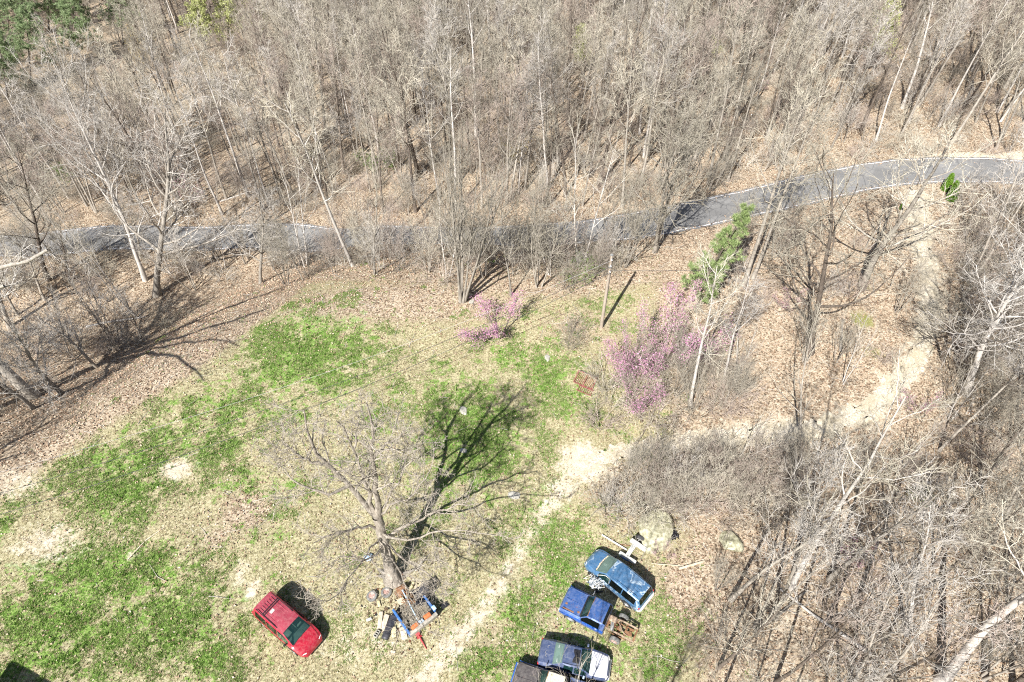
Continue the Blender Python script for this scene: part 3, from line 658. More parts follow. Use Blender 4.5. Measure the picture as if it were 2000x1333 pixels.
# left edge of the yard
T(k_e[2], 306, 578, 268, 215, 'thick grey trunk with big bare limbs standing where the yard meets the left woods', sxy=1.15, rz=.4)
T(k_w[0], 284, 548, 160, 120, 'white-crowned bare tree leaning left behind the thick grey trunk', sxy=1.05, rz=2.2)
T(k_s[5], 268, 618, 85, 380, 'slim bare tree leaning far left at the yard edge below the thick grey trunk', sxy=.9)
T(k_s[4], 214, 655, 150, 540, 'small thin bare tree left of the leaning slim tree at the yard edge')
T(k_e[2], 66, 778, -225, 440, 'stout pale trunk leaning out of the photo at the far left of the yard', sxy=1.55, rz=2.6)
T(k_e[1], 96, 548, -10, 290, 'dark forked bare tree on the bank below the road at the far left')
T(k_e[0], 20, 640, -90, 420, 'bare spreading tree on the bank at the left border of the photo')
T(K['sap'][3], 130, 690, 60, 560, 'multi-stemmed bare sapling on the bank above the stout pale trunk')
# beyond the road, left
T(k_p[0], 486, 384, 388, 60, 'tall pale straight trunk on the open leafy slope beyond the road', sxy=1.0)
T(k_p[2], 383, 312, 285, 70, 'slim pale pole-like tree left of the tall pale straight trunk', sxy=1.0)
T(k_p[2], 416, 303, 335, 60, 'second slim pale tree right beside the pole-like one beyond the road', sxy=1.0)
T(k_t[4], 545, 288, 488, 30, 'dark-trunked bare tree by the sunny opening in the upper left woods')
T(k_p[2], 505, 362, 440, 110, 'very thin pale tree just right of the tall pale straight trunk', sxy=.8)
T(k_t[2], 636, 262, 600, -30, 'bare tree with pale upper branches right of the dark trunk in the upper woods')
T(k_p[1], 685, 250, 650, 40, 'slender light grey tree in the upper woods near the photo centre line')
# along the near side of the road
T(k_w[1], 690, 520, 575, 190, 'pale slanting tree crossing in front of the road left of the clump', sxy=.9)
T(k_s[4], 732, 535, 700, 300, 'thin straight bare tree beside the road left of the many-stemmed clump')
T(k_s[5], 600, 520, 565, 300, 'dark slim forked tree at the road bank above the green lawn')
clump = sapling(57, 14, 7, ('bark', 'twig'), r0=.11, spread=.24, n1=13)
T(clump, 903, 588, 925, 215, 'big many-stemmed bare tree fanning up in front of the road above the yard', sxy=1.05, rz=1.0)
T(k_s[4], 998, 578, 1000, 370, 'thin upright bare tree just right of the many-stemmed clump')
T(k_s[2], 1052, 560, 1070, 330, 'bushy bare young tree between the clump and the wooden pole', sxy=1.2)
T(k_s[5], 1135, 520, 1150, 250, 'slim two-stemmed tree beside the road left of the wooden pole')
T(k_e[3], 1278, 492, 1335, 130, 'stout pale double trunk at the road edge right of the wooden pole', sxy=1.0, rz=.6)
T(k_s[0], 1218, 520, 1265, 330, 'leaning many-stemmed sapling by the road just right of the wooden pole')
T(k_p[0], 930, 268, 925, -60, 'tall straight light trunk in the woods above the photo centre', sxy=1.0)
T(k_p[1], 1071, 372, 1050, 60, 'crooked pale slim tree above the road right of centre', sxy=.9)
T(k_t[1], 1215, 405, 1230, 90, 'grey forest tree just beyond the road above the pale double trunk')
T(K['tall'][0], 1452, 560, 1560, 130, 'tall grey twin-crowned tree rising behind the green pine', sxy=1.0, rz=.3)
T(K['tall'][1], 1470, 545, 1600, 150, 'tall grey trunk close behind the tall twin-crowned tree by the pine', sxy=1.0)
# right middle
T(k_e[1], 1583, 690, 1660, 300, 'dark-trunked spreading bare tree between the pine and the gravel drive', sxy=1.25, rz=1.9)
T(k_e[0], 1682, 562, 1800, 262, 'broad light bare tree beside the bend of the road left of the drive', sxy=1.25, rz=.2)
T(k_w[1], 1348, 795, 1425, 520, 'slender white trunk right of the pink redbud thicket', sxy=.75)
T(k_p[1], 1412, 745, 1470, 540, 'white forked slender tree right of the slender white trunk', sxy=.75)
T(k_s[4], 1560, 880, 1612, 640, 'dark thin trunk standing at the edge of the gravel curve')
T(k_w[0], 1886, 770, 2010, 470, 'massive pale trunk with crooked limbs leaning right beside the gravel drive', sxy=1.25, rz=2.8)
T(k_e[1], 1842, 705, 1868, 560, 'dark bare tree right of the gravel drive below the massive pale trunk', sxy=.8)
# right bottom
T(k_w[1], 1545, 1148, 1800, 800, 'white birch-like tree leaning right over the brush at lower right', sxy=.9, rz=.9)
T(k_p[0], 1835, 1335, 2160, 1010, 'thick pale trunk leaning out at the bottom right corner of the photo', sxy=1.5)
T(k_p[1], 1770, 1240, 1830, 985, 'pale bent tree with forked top in the lower right woods', sxy=.9)
T(k_t[5], 1940, 1060, 2080, 720, 'grey trunk slanting up at the right border of the photo')
T(k_p[2], 1515, 1210, 1640, 880, 'thin pale trunk crossing behind the leaning white birch-like tree')
# top right
T(k_p[0], 1762, 212, 1850, -60, 'tall pale leaning trunk in the woods above the road bend', sxy=1.0)
T(k_p[1], 1668, 195, 1735, 0, 'bright pale forked trunk left of the tall leaning trunk above the bend')
T(k_t[2], 1945, 292, 2040, 60, 'stout leaning trunk just above the road at the right border')
T(k_t[0], 1905, 240, 1990, 20, 'grey leaning tree above the road left of the stout border trunk')

# flowering, green and budding trees
T(K['redbud'][1], 978, 655, 970, 592, 'low pink-flowering redbud bush at the lawn edge under the clump', cat='flowering tree', name='redbud_tree', group=None, sxy=1.25, rz=1.2)
T(K['redbud'][0], 1296, 712, 1306, 572, 'largest pink-flowering redbud right of the wooden pole', cat='flowering tree', name='redbud_tree', sxy=1.25, rz=.2)
T(K['redbud'][0], 1235, 780, 1235, 655, 'redbud with faint pink blossom left of the largest redbud', cat='flowering tree', name='redbud_tree', sxy=.9)
for (x, y, tx, ty, lb_) in [(1800, 815, 1797, 755, 'small purple-pink redbud beside the gravel drive at right'), (1545, 610, 1540, 565, 'tiny pale pink redbud between the spreading dark tree and the pine'),
                            (366, 395, 366, 345, 'small purple redbud beyond the road in the left woods'), (1492, 180, 1490, 150, 'distant pink redbud in the upper right woods'),
                            (1672, 1105, 1684, 1062, 'sparse purple redbud under the leaning white tree'), (1292, 1088, 1294, 1066, 'small purple shrub beside the mossy boulder')]:
    T(K['redbud'][2], x, y, tx, ty, lb_, cat='flowering tree', name='redbud_tree')
T(K['pine'][0], 1352, 588, 1458, 405, 'bright green pine leaning right below the road', cat='pine tree', name='pine_tree', rz=.5)
T(K['cedar'][0], 1846, 372, 1862, 338, 'left of two bright green columnar evergreens by the road bend', cat='evergreen', name='columnar_evergreen', sxy=1.0)
T(K['cedar'][1], 1857, 393, 1871, 353, 'right and lower of two bright green columnar evergreens by the road bend', cat='evergreen', name='columnar_evergreen', sxy=1.0)
T(K['cedar'][1], 1760, 410, 1766, 392, 'small green evergreen shrub left of the drive entrance', cat='evergreen', name='columnar_evergreen')
for (x, y, tx, ty, lb_) in [(60, 160, 50, 10, 'green pine at the top left, in front of its neighbours'), (150, 110, 140, -40, 'green pine at the top left, second from the left border'), (15, 190, -10, 60, 'green pine cut by the left border at the top'),
                            (240, 90, 235, -50, 'green pine at the top left, furthest right of the group'), (20, 90, 0, -60, 'green pine in the top left corner'), (95, 60, 85, -90, 'green pine at the back of the top left group')]:
    T(K['pine_far'][(x // 10) % 2], x, y, tx, ty, lb_, cat='pine tree', name='pine_tree', group='pines in the top left woods')
for i, (x, y, tx, ty, lb_) in enumerate([(395, 130, 380, -20, 'yellow-green budding tree near the top, right of the pines'), (450, 120, 440, -20, 'second yellow-green budding tree near the top left'), (505, 110, 500, -30, 'third yellow-green budding tree from the pines along the top border'), (1138, 150, 1135, 60, 'small yellow-green budding tree in the upper woods right of centre'),
                            (1395, 135, 1400, 70, 'yellow-green budding tree in the upper right woods'), (1715, 150, 1740, 10, 'pale green budding tree behind the bright forked trunk at top right')]):
    T(K['budding'][i % 2], x, y, tx, ty, lb_, name='budding_tree')
T(K['gold'][0], 1003, 330, 1003, 265, 'golden-budded shrub in the woods above the road', cat='shrub', name='budding_shrub', sxy=.9)
T(K['gold'][0], 275, 145, 272, 60, 'orange-gold budding tree by the pines at top left', cat='shrub', name='budding_shrub')
T(K['greenbush'][0], 740, 330, 738, 290, 'small bright green shrub beyond the road left of centre', cat='shrub', name='green_shrub')
T(K['greenbush'][0], 1800, 985, 1798, 960, 'dark green shrub in the lower right woods', cat='shrub', name='green_shrub')
T(K['greenbush'][0], 130, 350, 128, 320, 'dull green shrub beyond the road in the left woods', cat='shrub', name='green_shrub')
T(K['greenbush'][0], 1130, 545, 1130, 510, 'olive green shrub on the road bank left of the pole', cat='shrub', name='green_shrub')

# trees standing just outside the frame, whose limbs and shadows reach into it
def off(kind, x, y, s, label, name='bare_tree', rz=None, ax=None):
    return plant(kind, (x, y, hz(x, y) - .1), label, 'tree', None, name, s, rz, ax)
off(k_e[0], -43, 18, 1.1, 'spreading bare tree off the lower left side of the yard', rz=2.0)
off(k_e[0], 14.5, 2.5, .95, 'bare tree below the bottom border whose twigs hang over the navy sedan', rz=1.1)
off(k_t[2], 3.5, 2.0, .78, 'bare tree below the bottom border right of the vehicles')
off(k_t[0], 20, 0, .8, 'tall bare tree below the bottom border at lower right')

T(K['sap'][5], 1088, 1475, 1114, 1268, 'pale forked sapling at the bottom border reaching over the old pickup and the sedan', sxy=.6)
# ------------------------------------------------------------------ the rest of the woods, tree by tree
road_pts = road_line[::2]
drive_pts = drive_line[::3]
def dist_to(pts, X, Y):
    return np.sqrt(((np.stack([X, Y], 1)[:, None, :] - pts[None, :, :]) ** 2).sum(2)).min(1)
hero_xy = np.array([P(x, y)[:2] for x, y in HERO_PX])
CLEAR = [(500, 250, 60, 45), (1190, 130, 50, 60), (420, 340, 40, 25), (520, 330, 50, 30), (1250, 545, 70, 40), (1500, 680, 60, 60), (1690, 640, 60, 60), (1600, 330, 40, 20)]
def px_clear(Q):
    x, y, zc = to_px_np(Q); ok = np.ones(len(Q), bool)
    for cx, cy, rx, ry in CLEAR: ok &= (((x - cx) / rx) ** 2 + ((y - cy) / ry) ** 2) > 1
    return ok, x, y
def scatter(x0, x1, y0, y1, sp, seed):
    r = np.random.default_rng(seed)
    X, Y = np.meshgrid(np.arange(x0, x1, sp), np.arange(y0, y1, sp)); X = X.ravel() + r.uniform(-.48, .48, X.size) * sp; Y = Y.ravel() + r.uniform(-.48, .48, Y.size) * sp
    return np.c_[X, Y]
def edge_y(X): return np.interp(X, _e[:, 0], _e[:, 1])
road_y = lambda X: np.interp(X, road_line[:, 0], road_line[:, 1])
Q = scatter(-130, 135, 48, 190, 3.6, 5)
Q = np.c_[Q, height(Q[:, 0], Q[:, 1])]
okc, px_, py_ = px_clear(Q)
beyond = Q[:, 1] > road_y(Q[:, 0]) + 4.5
vis = (px_ > -220) & (px_ < 2220) & (py_ > -170)
pineclear = np.ones(len(Q), bool)
for cx, cy, rx, ry in [(130, 190, 200, 140), (420, 160, 75, 85), (1400, 150, 40, 50), (1732, 160, 50, 70), (1138, 140, 40, 45)]: pineclear &= (((px_ - cx) / rx) ** 2 + ((py_ - cy) / ry) ** 2) > 1
keep = pineclear & beyond & vis & okc & (dist_to(hero_xy, Q[:, 0], Q[:, 1]) > 2.0)
Q = Q[keep]; Q = Q[np.argsort(np.hypot(Q[:, 0], Q[:, 1]))]
ZONES = [(-1e9, 500, 'left'), (500, 1000, 'centre left'), (1000, 1500, 'centre right'), (1500, 1e9, 'right')]
LOOK = {'tall': 'grey', 'pole': 'pale-trunked'}
n_ind = 0; far_pts = []
rr = random.Random(3)
for q in Q:
    x, y = to_px(q)
    if n_ind < 215:
        nm = 'pole' if rr.random() < .2 else 'tall'
        kd = rr.choice(K[nm]); s = rr.uniform(.6, 1.05) * 19.5 / kd.H
        zn = next(z for a, b, z in ZONES if a <= x < b)
        dep = 'near the road' if q[1] < road_y(q[0]) + 16 else 'deeper in the woods'
        lab = 'tall %s bare tree beyond the road, %s, %s' % (LOOK[nm], dep, zn + ' of photo')
        plant(kd, (q[0], q[1], q[2] - .1), lab, 'tree', 'tall %s bare trees beyond the road %s %s' % (LOOK[nm], dep, zn), scale=s, axis=(rr.gauss(0, .05), rr.gauss(0, .05), 1))
        n_ind += 1
    else: far_pts.append(q)
print('forest individuals', n_ind, 'far', len(far_pts))

# right-hand woods below the road, tree by tree
Q2 = scatter(6, 62, 2, 62, 3.5, 9); Q2 = np.c_[Q2, height(Q2[:, 0], Q2[:, 1])]
okc, px_, py_ = px_clear(Q2)
side = Q2[:, 0] > 13.5 + 0.0 * Q2[:, 1]
low = (py_ > 880) & (px_ > 1400) & ((py_ > 1075) | (px_ > 1800)) | (py_ > 1150) & (px_ > 1330)
mid = (py_ <= 880) & (px_ > 1850) & (py_ > 480)
keep = (low | mid) & ~((px_ < 1570) & (py_ < 1010)) & (px_ < 2250) & (py_ < 1560) & okc & (dist_to(drive_pts, Q2[:, 0], Q2[:, 1]) > 2.2) & (dist_to(road_pts, Q2[:, 0], Q2[:, 1]) > 4) & (dist_to(hero_xy, Q2[:, 0], Q2[:, 1]) > 1.6)
for q in Q2[keep]:
    x, y = to_px(q)
    pale = rr.random() < .3
    kd = rr.choice([K['open'][1], K['open'][4], K['pole'][2]] if pale else [K['open'][0], K['open'][2], K['open'][3], K['open'][5], K['tall'][4], K['open'][3]])
    s = rr.uniform(.6, .95) * 16 / kd.H
    zn = 'in the lower right woods' if y > 880 else 'in the right woods beside the drive'
    plant(kd, (q[0], q[1], q[2] - .1), '%s bare tree leaning outward among brush %s' % ('pale' if pale else 'grey', zn), 'tree', '%s bare trees %s' % ('pale' if pale else 'grey', zn), scale=s, axis=(rr.gauss(.04, .07), rr.gauss(0, .07), 1))
    n_ind += 1
# left bank
Q3 = scatter(-68, -8, 28, 85, 4.7, 13); Q3 = np.c_[Q3, height(Q3[:, 0], Q3[:, 1])]
ey = edge_y(Q3[:, 0]); ok3 = (Q3[:, 1] > ey + 4.5) & (Q3[:, 1] < road_y(Q3[:, 0]) - 3.6) & (dist_to(hero_xy, Q3[:, 0], Q3[:, 1]) > 1.6)
for q in Q3[ok3]:
    x, y = to_px(q)
    if x < -150 or x > 620: continue
    kd = rr.choice([K['edge'][1], K['open'][0], K['sap'][3], K['open'][3], K['edge'][2]]); s = rr.uniform(.55, .9) * 12 / kd.H
    plant(kd, (q[0], q[1], q[2] - .1), 'grey bare tree in the tangle on the bank between the lawn and the road', 'tree', 'grey bare trees on the left bank', scale=s, axis=(rr.gauss(.05, .1), rr.gauss(-.05, .1), 1))
    n_ind += 1
print('all bare individuals', n_ind)

# saplings (countable clumps) ------------------------------------------------
def sap_zone(n, test, label, group, seed, kinds, smin, smax, box, name='bare_sapling', cat='young tree', sep=1.5, clear=True):
    r = np.random.default_rng(seed); pts = []; c = 0
    rx = random.Random(seed)
    for _ in range(n * 60):
        if c >= n: break
        x, y = r.uniform(*box[0]), r.uniform(*box[1])
        p = P(x, y)
        if not test(x, y, p): continue
        if clear and any(((x - cx) / a) ** 2 + ((y - cy) / b) ** 2 < 1 for cx, cy, a, b in CLEAR): continue
        if pts and (np.hypot(np.array(pts)[:, 0] - p[0], np.array(pts)[:, 1] - p[1]) < sep).any(): continue
        if np.hypot(drive_pts[:, 0] - p[0], drive_pts[:, 1] - p[1]).min() < 1.9 or np.hypot(road_pts[:, 0] - p[0], road_pts[:, 1] - p[1]).min() < 3.3: continue
        kd = rx.choice(kinds); s = rx.uniform(smin, smax)
        plant(kd, (p[0], p[1], p[2] - .05), label, cat, group, name, s, axis=(rx.gauss(0, .08), rx.gauss(0, .08), 1)); pts.append(p[:2]); c += 1
    return c
yes = lambda x, y, p: True
by_road = lambda x, y, p: p[1] > edge_y(p[0]) + 1.0
sap_zone(36, by_road, 'bare many-stemmed sapling in the strip between the lawn and the road', 'saplings between the lawn and the road', 31, K['sap'], .6, .95, ((560, 1260), (480, 575)))
sap_zone(40, yes, 'bare sapling just beyond the road', 'saplings just beyond the road', 32, K['sap'], .6, 1.0, ((0, 1600), (300, 430)))
sap_zone(16, yes, 'bare sapling between the pine and the gravel drive', 'saplings right of the pine', 33, K['sap'], .5, .8, ((1330, 1780), (480, 800)))
sap_zone(22, lambda x, y, p: y > 780 or x > 1180, 'reddish bare sapling in the thicket above the boulder', 'saplings in the thicket above the boulder', 34, [K['sap'][1], K['sap'][0], K['sap'][3]], .38, .72, ((1190, 1560), (915, 1010)), sep=1.1)
sap_zone(14, yes, 'thin bare sapling among the brush in the lower right woods', 'saplings in the lower right woods', 35, K['sap'], .4, .8, ((1380, 2000), (900, 1333)), sep=1.4)
sap_zone(14, yes, 'bare sapling right of the gravel drive', 'saplings right of the gravel drive', 36, K['sap'], .45, .8, ((1850, 2000), (400, 880)))
sap_zone(10, lambda x, y, p: p[1] > edge_y(p[0]) + 4, 'pale bare sapling in the tangle on the left bank', 'saplings on the left bank', 37, [K['sap'][3], K['sap'][5], K['sap'][4]], .5, .85, ((0, 560), (500, 760)))

sap_zone(15, yes, 'reddish bare sapling in the brush between the redbuds and the gravel curve', 'saplings between the redbuds and the gravel curve', 38, [K['sap'][1], K['sap'][1], K['sap'][2], K['sap'][4]], .38, .62, ((1185, 1490), (720, 835)), sep=1.2)
sap_zone(13, by_road, 'pale bare sapling on the bank just below the road at left', 'saplings below the road at left', 39, [K['sap'][3], K['sap'][5], K['sap'][0]], .55, .85, ((10, 570), (492, 545)))
sap_zone(8, yes, 'thin bare sapling at the right end of the thicket below the gravel curve', 'saplings at the right end of the thicket', 40, [K['sap'][1], K['sap'][4], K['sap'][5]], .35, .6, ((1540, 1780), (905, 1060)))
# shrubs (countable, near) ---------------------------------------------------
sap_zone(18, yes, 'tangled bare bush in the thicket above the boulder', 'bare bushes above the boulder', 41, k_b, .7, 1.15, ((1180, 1560), (912, 1010)), 'bare_bush', 'bush', 1.1)
sap_zone(16, yes, 'tangled reddish bare bush on the far side of the gravel curve', 'bare bushes above the gravel curve', 42, [k_b[1], k_b[4], k_b[0]], .7, 1.1, ((1140, 1480), (690, 835)), 'bare_bush', 'bush', 1.1)
sap_zone(11, yes, 'tangled bare bush in the lower right woods', 'bare bushes in the lower right woods', 43, k_b, .6, 1.1, ((1400, 2000), (930, 1320)), 'bare_bush', 'bush', 1.2)
sap_zone(16, by_road, 'tangled bare bush along the road bank above the lawn', 'bare bushes along the road bank', 44, k_b, .6, 1.1, ((560, 1250), (490, 570)), 'bare_bush', 'bush', 1.2)
sap_zone(9, lambda x, y, p: p[1] > edge_y(p[0]) + 4, 'tangled pale bare bush on the left bank', 'bare bushes on the left bank', 45, [k_b[3], k_b[0]], .7, 1.2, ((0, 560), (500, 760)), 'bare_bush', 'bush', 1.3)
sap_zone(18, yes, 'tangled bare bush right of the gravel drive', 'bare bushes right of the drive', 46, k_b, .7, 1.2, ((1850, 2000), (390, 900)), 'bare_bush', 'bush', 1.3)
for x, y in [(1122, 652), (1115, 680)]:
    p = P(x, y); plant(k_b[2], (p[0], p[1], p[2]), 'low dark bare bush standing alone at the lawn edge left of the pole', 'bush', 'low dark bushes left of the pole', 'bare_bush', .55)

# far woods and undergrowth that nobody could count: one object each ----------
def gn_scatter(name, pts, kinds, smin, smax, seed, tilt=.06, flat=None):
    r = np.random.default_rng(seed); n = len(pts)
    coll = bpy.data.collections.new(name + '_shapes')
    for i, kd in enumerate(kinds):
        # one joined mesh per shape
        parts = list(kd.parts.values()); Vs, F4, F3, mi, mats, off = [], [], [], [], [], 0
        for me in parts:
            v = np.empty(len(me.vertices) * 3, np.float32); me.vertices.foreach_get('co', v); v = v.reshape(-1, 3)
            lv = np.empty(len(me.loops), np.int32); me.loops.foreach_get('vertex_index', lv)
            tot = np.empty(len(me.polygons), np.int32); me.polygons.foreach_get('loop_total', tot)
            m_ = np.empty(len(me.polygons), np.int32); me.polygons.foreach_get('material_index', m_)
            assert (tot == 4).all()
            F4.append(lv.reshape(-1, 4) + off); mi.append(m_ + len(mats)); mats += list(me.materials); Vs.append(v); off += len(v)
        jm = np_mesh(name + '_shape', np.concatenate(Vs), F4, mats, np.concatenate(mi))
        o = bpy.data.objects.new('shape_%02d' % i, jm); coll.objects.link(o)
    me = bpy.data.meshes.new(name); me.from_pydata([tuple(p) for p in pts], [], [])
    rot = np.c_[r.normal(0, tilt, n), r.normal(0, tilt, n), r.uniform(0, 6.283, n)].astype(np.float32)
    me.attributes.new('rot', 'FLOAT_VECTOR', 'POINT').data.foreach_set('vector', rot.ravel())
    me.attributes.new('scl', 'FLOAT', 'POINT').data.foreach_set('value', r.uniform(smin, smax, n).astype(np.float32))
    me.attributes.new('idx', 'INT', 'POINT').data.foreach_set('value', r.integers(0, len(kinds), n).astype(np.int32))
    ob = link(name, me); tag(ob, kind='stuff')
    ng = bpy.data.node_groups.new(name, 'GeometryNodeTree')
    ng.interface.new_socket('Geometry', in_out='INPUT', socket_type='NodeSocketGeometry'); ng.interface.new_socket('Geometry', in_out='OUTPUT', socket_type='NodeSocketGeometry')
    N = ng.nodes; gi = N.new('NodeGroupInput'); go = N.new('NodeGroupOutput')
    iop = N.new('GeometryNodeInstanceOnPoints'); ci = N.new('GeometryNodeCollectionInfo')
    ci.inputs['Collection'].default_value = coll; ci.inputs['Separate Children'].default_value = True; ci.inputs['Reset Children'].default_value = True
    def na(nm, dt):
        x = N.new('GeometryNodeInputNamedAttribute'); x.data_type = dt; x.inputs['Name'].default_value = nm
        return next(o for o in x.outputs if o.enabled and o.name == 'Attribute')
    e2r = N.new('FunctionNodeEulerToRotation')
    ng.links.new(gi.outputs[0], iop.inputs['Points']); ng.links.new(ci.outputs[0], iop.inputs['Instance'])
    iop.inputs['Pick Instance'].default_value = True
    ng.links.new(na('idx', 'INT'), iop.inputs['Instance Index'])
    ng.links.new(na('rot', 'FLOAT_VECTOR'), e2r.inputs[0]); ng.links.new(e2r.outputs[0], iop.inputs['Rotation'])
    ng.links.new(na('scl', 'FLOAT'), iop.inputs['Scale']); ng.links.new(iop.outputs[0], go.inputs[0])
    md = ob.modifiers.new('scatter', 'NODES'); md.node_group = ng
    return ob
if far_pts:
    tag(gn_scatter('far_woods', np.array(far_pts) - np.array([0, 0, .1]), K['tall'] + K['pole'][:2], .72, 1.02, 51), 'distant grey bare woods filling the top of the photo', 'woods')
# undergrowth: brush everywhere in the woods, thinner in the sunny openings
ug = []
Qb = scatter(-115, 120, 22, 165, 2.4, 21); Qb = np.c_[Qb, height(Qb[:, 0], Qb[:, 1])]
okc, px_, py_ = px_clear(Qb)
ey = edge_y(Qb[:, 0]); ry = road_y(Qb[:, 0]); r_ = np.random.default_rng(4).random(len(Qb))
dd = dist_to(road_pts, Qb[:, 0], Qb[:, 1]); dv = dist_to(drive_pts, Qb[:, 0], Qb[:, 1])
zone = np.zeros(len(Qb))
zone = np.where(Qb[:, 1] > ry, np.where(Qb[:, 1] < ry + 18, .62, .46), zone)
zone = np.where((Qb[:, 1] <= ry) & (Qb[:, 1] > ey + 1.5) & (px_ < 1260), np.where(px_ < 540, .22, .5), zone)
zone = np.where((px_ > 1850) & (py_ > 390) & (py_ < 900), .75, zone)
zone = np.where((px_ > 1320) & (px_ < 1780) & (py_ > 480) & (py_ < 800), .16, zone)
zone = np.where((py_ > 890) & (px_ > 1400), .16, zone)
zone = np.where((px_ < 620) & (Qb[:, 1] <= ry) & (Qb[:, 1] < ey + 7), zone * .12, zone)
zone = np.where((px_ > 1180) & (px_ < 1560) & (py_ > 905) & (py_ < 1010), .7, zone)
zone = np.where(okc, zone, zone * .15)
sel = (r_ < zone) & (dd > 3.4) & (dv > 1.9) & (px_ > -150) & (px_ < 2150) & (py_ > -60) & (py_ < 1500)
print('undergrowth', int(sel.sum()))
tag(gn_scatter('undergrowth', Qb[sel] - np.array([0, 0, .05]), k_b + [K['sap'][1], K['sap'][3]], .45, .95, 52, .15), 'grey brown leafless undergrowth covering the woodland floor', 'undergrowth')
# ------------------------------------------------------------------ simple shapes
def bm_obj(name, bm, mat, parent=None, smooth=False, sharp=None, loc=None):
    me = bpy.data.meshes.new(name); bm.to_mesh(me); bm.free()
    for m in (mat if isinstance(mat, (list, tuple)) else [mat]): me.materials.append(m)
    if smooth or sharp: me.polygons.foreach_set('use_smooth', [True] * len(me.polygons))
    if sharp: me.set_sharp_from_angle(angle=R(sharp))
    return link(name, me, parent, loc)
def box(bm, c, s, bev=0.0, rot=None, seg=2, jitter=0.0):
    """Bevelled box added to bm: centre, size, optional rotation matrix."""
    t = bmesh.new(); bmesh.ops.create_cube(t, size=1.0)
    bmesh.ops.scale(t, vec=s, verts=t.verts)
    if bev: bmesh.ops.bevel(t, geom=list(t.edges), offset=bev, segments=seg, affect='EDGES', profile=0.5)
    if jitter:
        for v in t.verts: v.co += Vector((random.gauss(0, jitter), random.gauss(0, jitter), random.gauss(0, jitter)))
    if rot is not None: bmesh.ops.transform(t, matrix=rot.to_4x4(), verts=t.verts)
    bmesh.ops.translate(t, vec=c, verts=t.verts)
    me = bpy.data.meshes.new('tmp'); t.to_mesh(me); t.free(); bm.from_mesh(me); bpy.data.meshes.remove(me)
def bar(bm, a, b, w, h, bev=0.0, up=(0, 0, 1)):
    a, b = Vector(a), Vector(b); d = b - a; x = d.normalized(); y = Vector(up).cross(x)
    if y.length < 1e-4: y = Vector((0, 1, 0)).cross(x)
    y.normalize(); z = x.cross(y)
    box(bm, (a + b) / 2, (d.length, w, h), bev, Matrix((x, y, z)).transposed())
def tube_bm(bm, pts, r, k=8, cap=True):
    pts = [Vector(p) for p in pts]; rings = []
    for i, p in enumerate(pts):
        t = (pts[min(i + 1, len(pts) - 1)] - pts[max(i - 1, 0)]).normalized()
        a = t.cross(Vector((0, 0, 1)) if abs(t.z) < .9 else Vector((1, 0, 0))).normalized(); b = t.cross(a)
        rr_ = r[i] if isinstance(r, (list, tuple)) else r
        rings.append([bm.verts.new(p + (a * math.cos(6.28318 * j / k) + b * math.sin(6.28318 * j / k)) * rr_) for j in range(k)])
    for i in range(len(rings) - 1):
        for j in range(k): bm.faces.new((rings[i][j], rings[i][(j + 1) % k], rings[i + 1][(j + 1) % k], rings[i + 1][j]))
    if cap: bm.faces.new(rings[0][::-1]); bm.faces.new(rings[-1])
def lathe(bm, prof, k=28, axis='Y'):
    """prof: list of (radius, offset along axis), closed into a ring surface."""
    rings = []
    for r_, o in prof:
        rr_ = []
        for j in range(k):
            a = 6.28318 * j / k
            co = (r_ * math.cos(a), o, r_ * math.sin(a)) if axis == 'Y' else (r_ * math.cos(a), r_ * math.sin(a), o)
            rr_.append(bm.verts.new(co))
        rings.append(rr_)
    for i in range(len(rings) - 1):
        for j in range(k): bm.faces.new((rings[i][j], rings[i][(j + 1) % k], rings[i + 1][(j + 1) % k], rings[i + 1][j]))
    return rings
def add_wheel(parent, loc, r=.33, w=.21, side=1, rim='rim', tyre='rubber', name='wheel', flat=False, tilt=None):
    """Tyre with its rim as a sub-part; side=+1 shows the rim face towards +Y."""
    ax = 'Z' if flat else 'Y'
    bm = bmesh.new(); h = w / 2
    lathe(bm, [(r * .60, -h * .9), (r * .80, -h), (r * .95, -h * .85), (r, -h * .45), (r, h * .45), (r * .95, h * .85), (r * .80, h), (r * .60, h * .9), (r * .58, 0), (r * .60, -h * .9)], 28, ax)
    wh = bm_obj(name, bm, M[tyre], parent, sharp=35, loc=loc)
    if tilt is not None: wh.rotation_euler = tilt
    bm = bmesh.new(); s = side
    rg_ = lathe(bm, [(r * .60, s * h * .85), (r * .55, s * h * .80), (r * .50, s * h * .45), (r * .22, s * h * .55), (r * .20, s * h * .75), (r * .10, s * h * .78)], 28, ax)
    bm.faces.new(rg_[-1])
    for j in range(5):
        a = 6.28318 * j / 5; c = (r * .36 * math.cos(a), s * h * .55, r * .36 * math.sin(a)) if ax == 'Y' else (r * .36 * math.cos(a), r * .36 * math.sin(a), s * h * .55)
        m_ = Matrix.Rotation(-a, 3, 'Y') if ax == 'Y' else Matrix.Rotation(a, 3, 'Z')
        box(bm, c, (r * .36, h * .25, r * .12) if ax == 'Y' else (r * .36, r * .12, h * .25), .008, m_)
    bm_obj('rim', bm, M[rim], wh, sharp=35)
    return wh

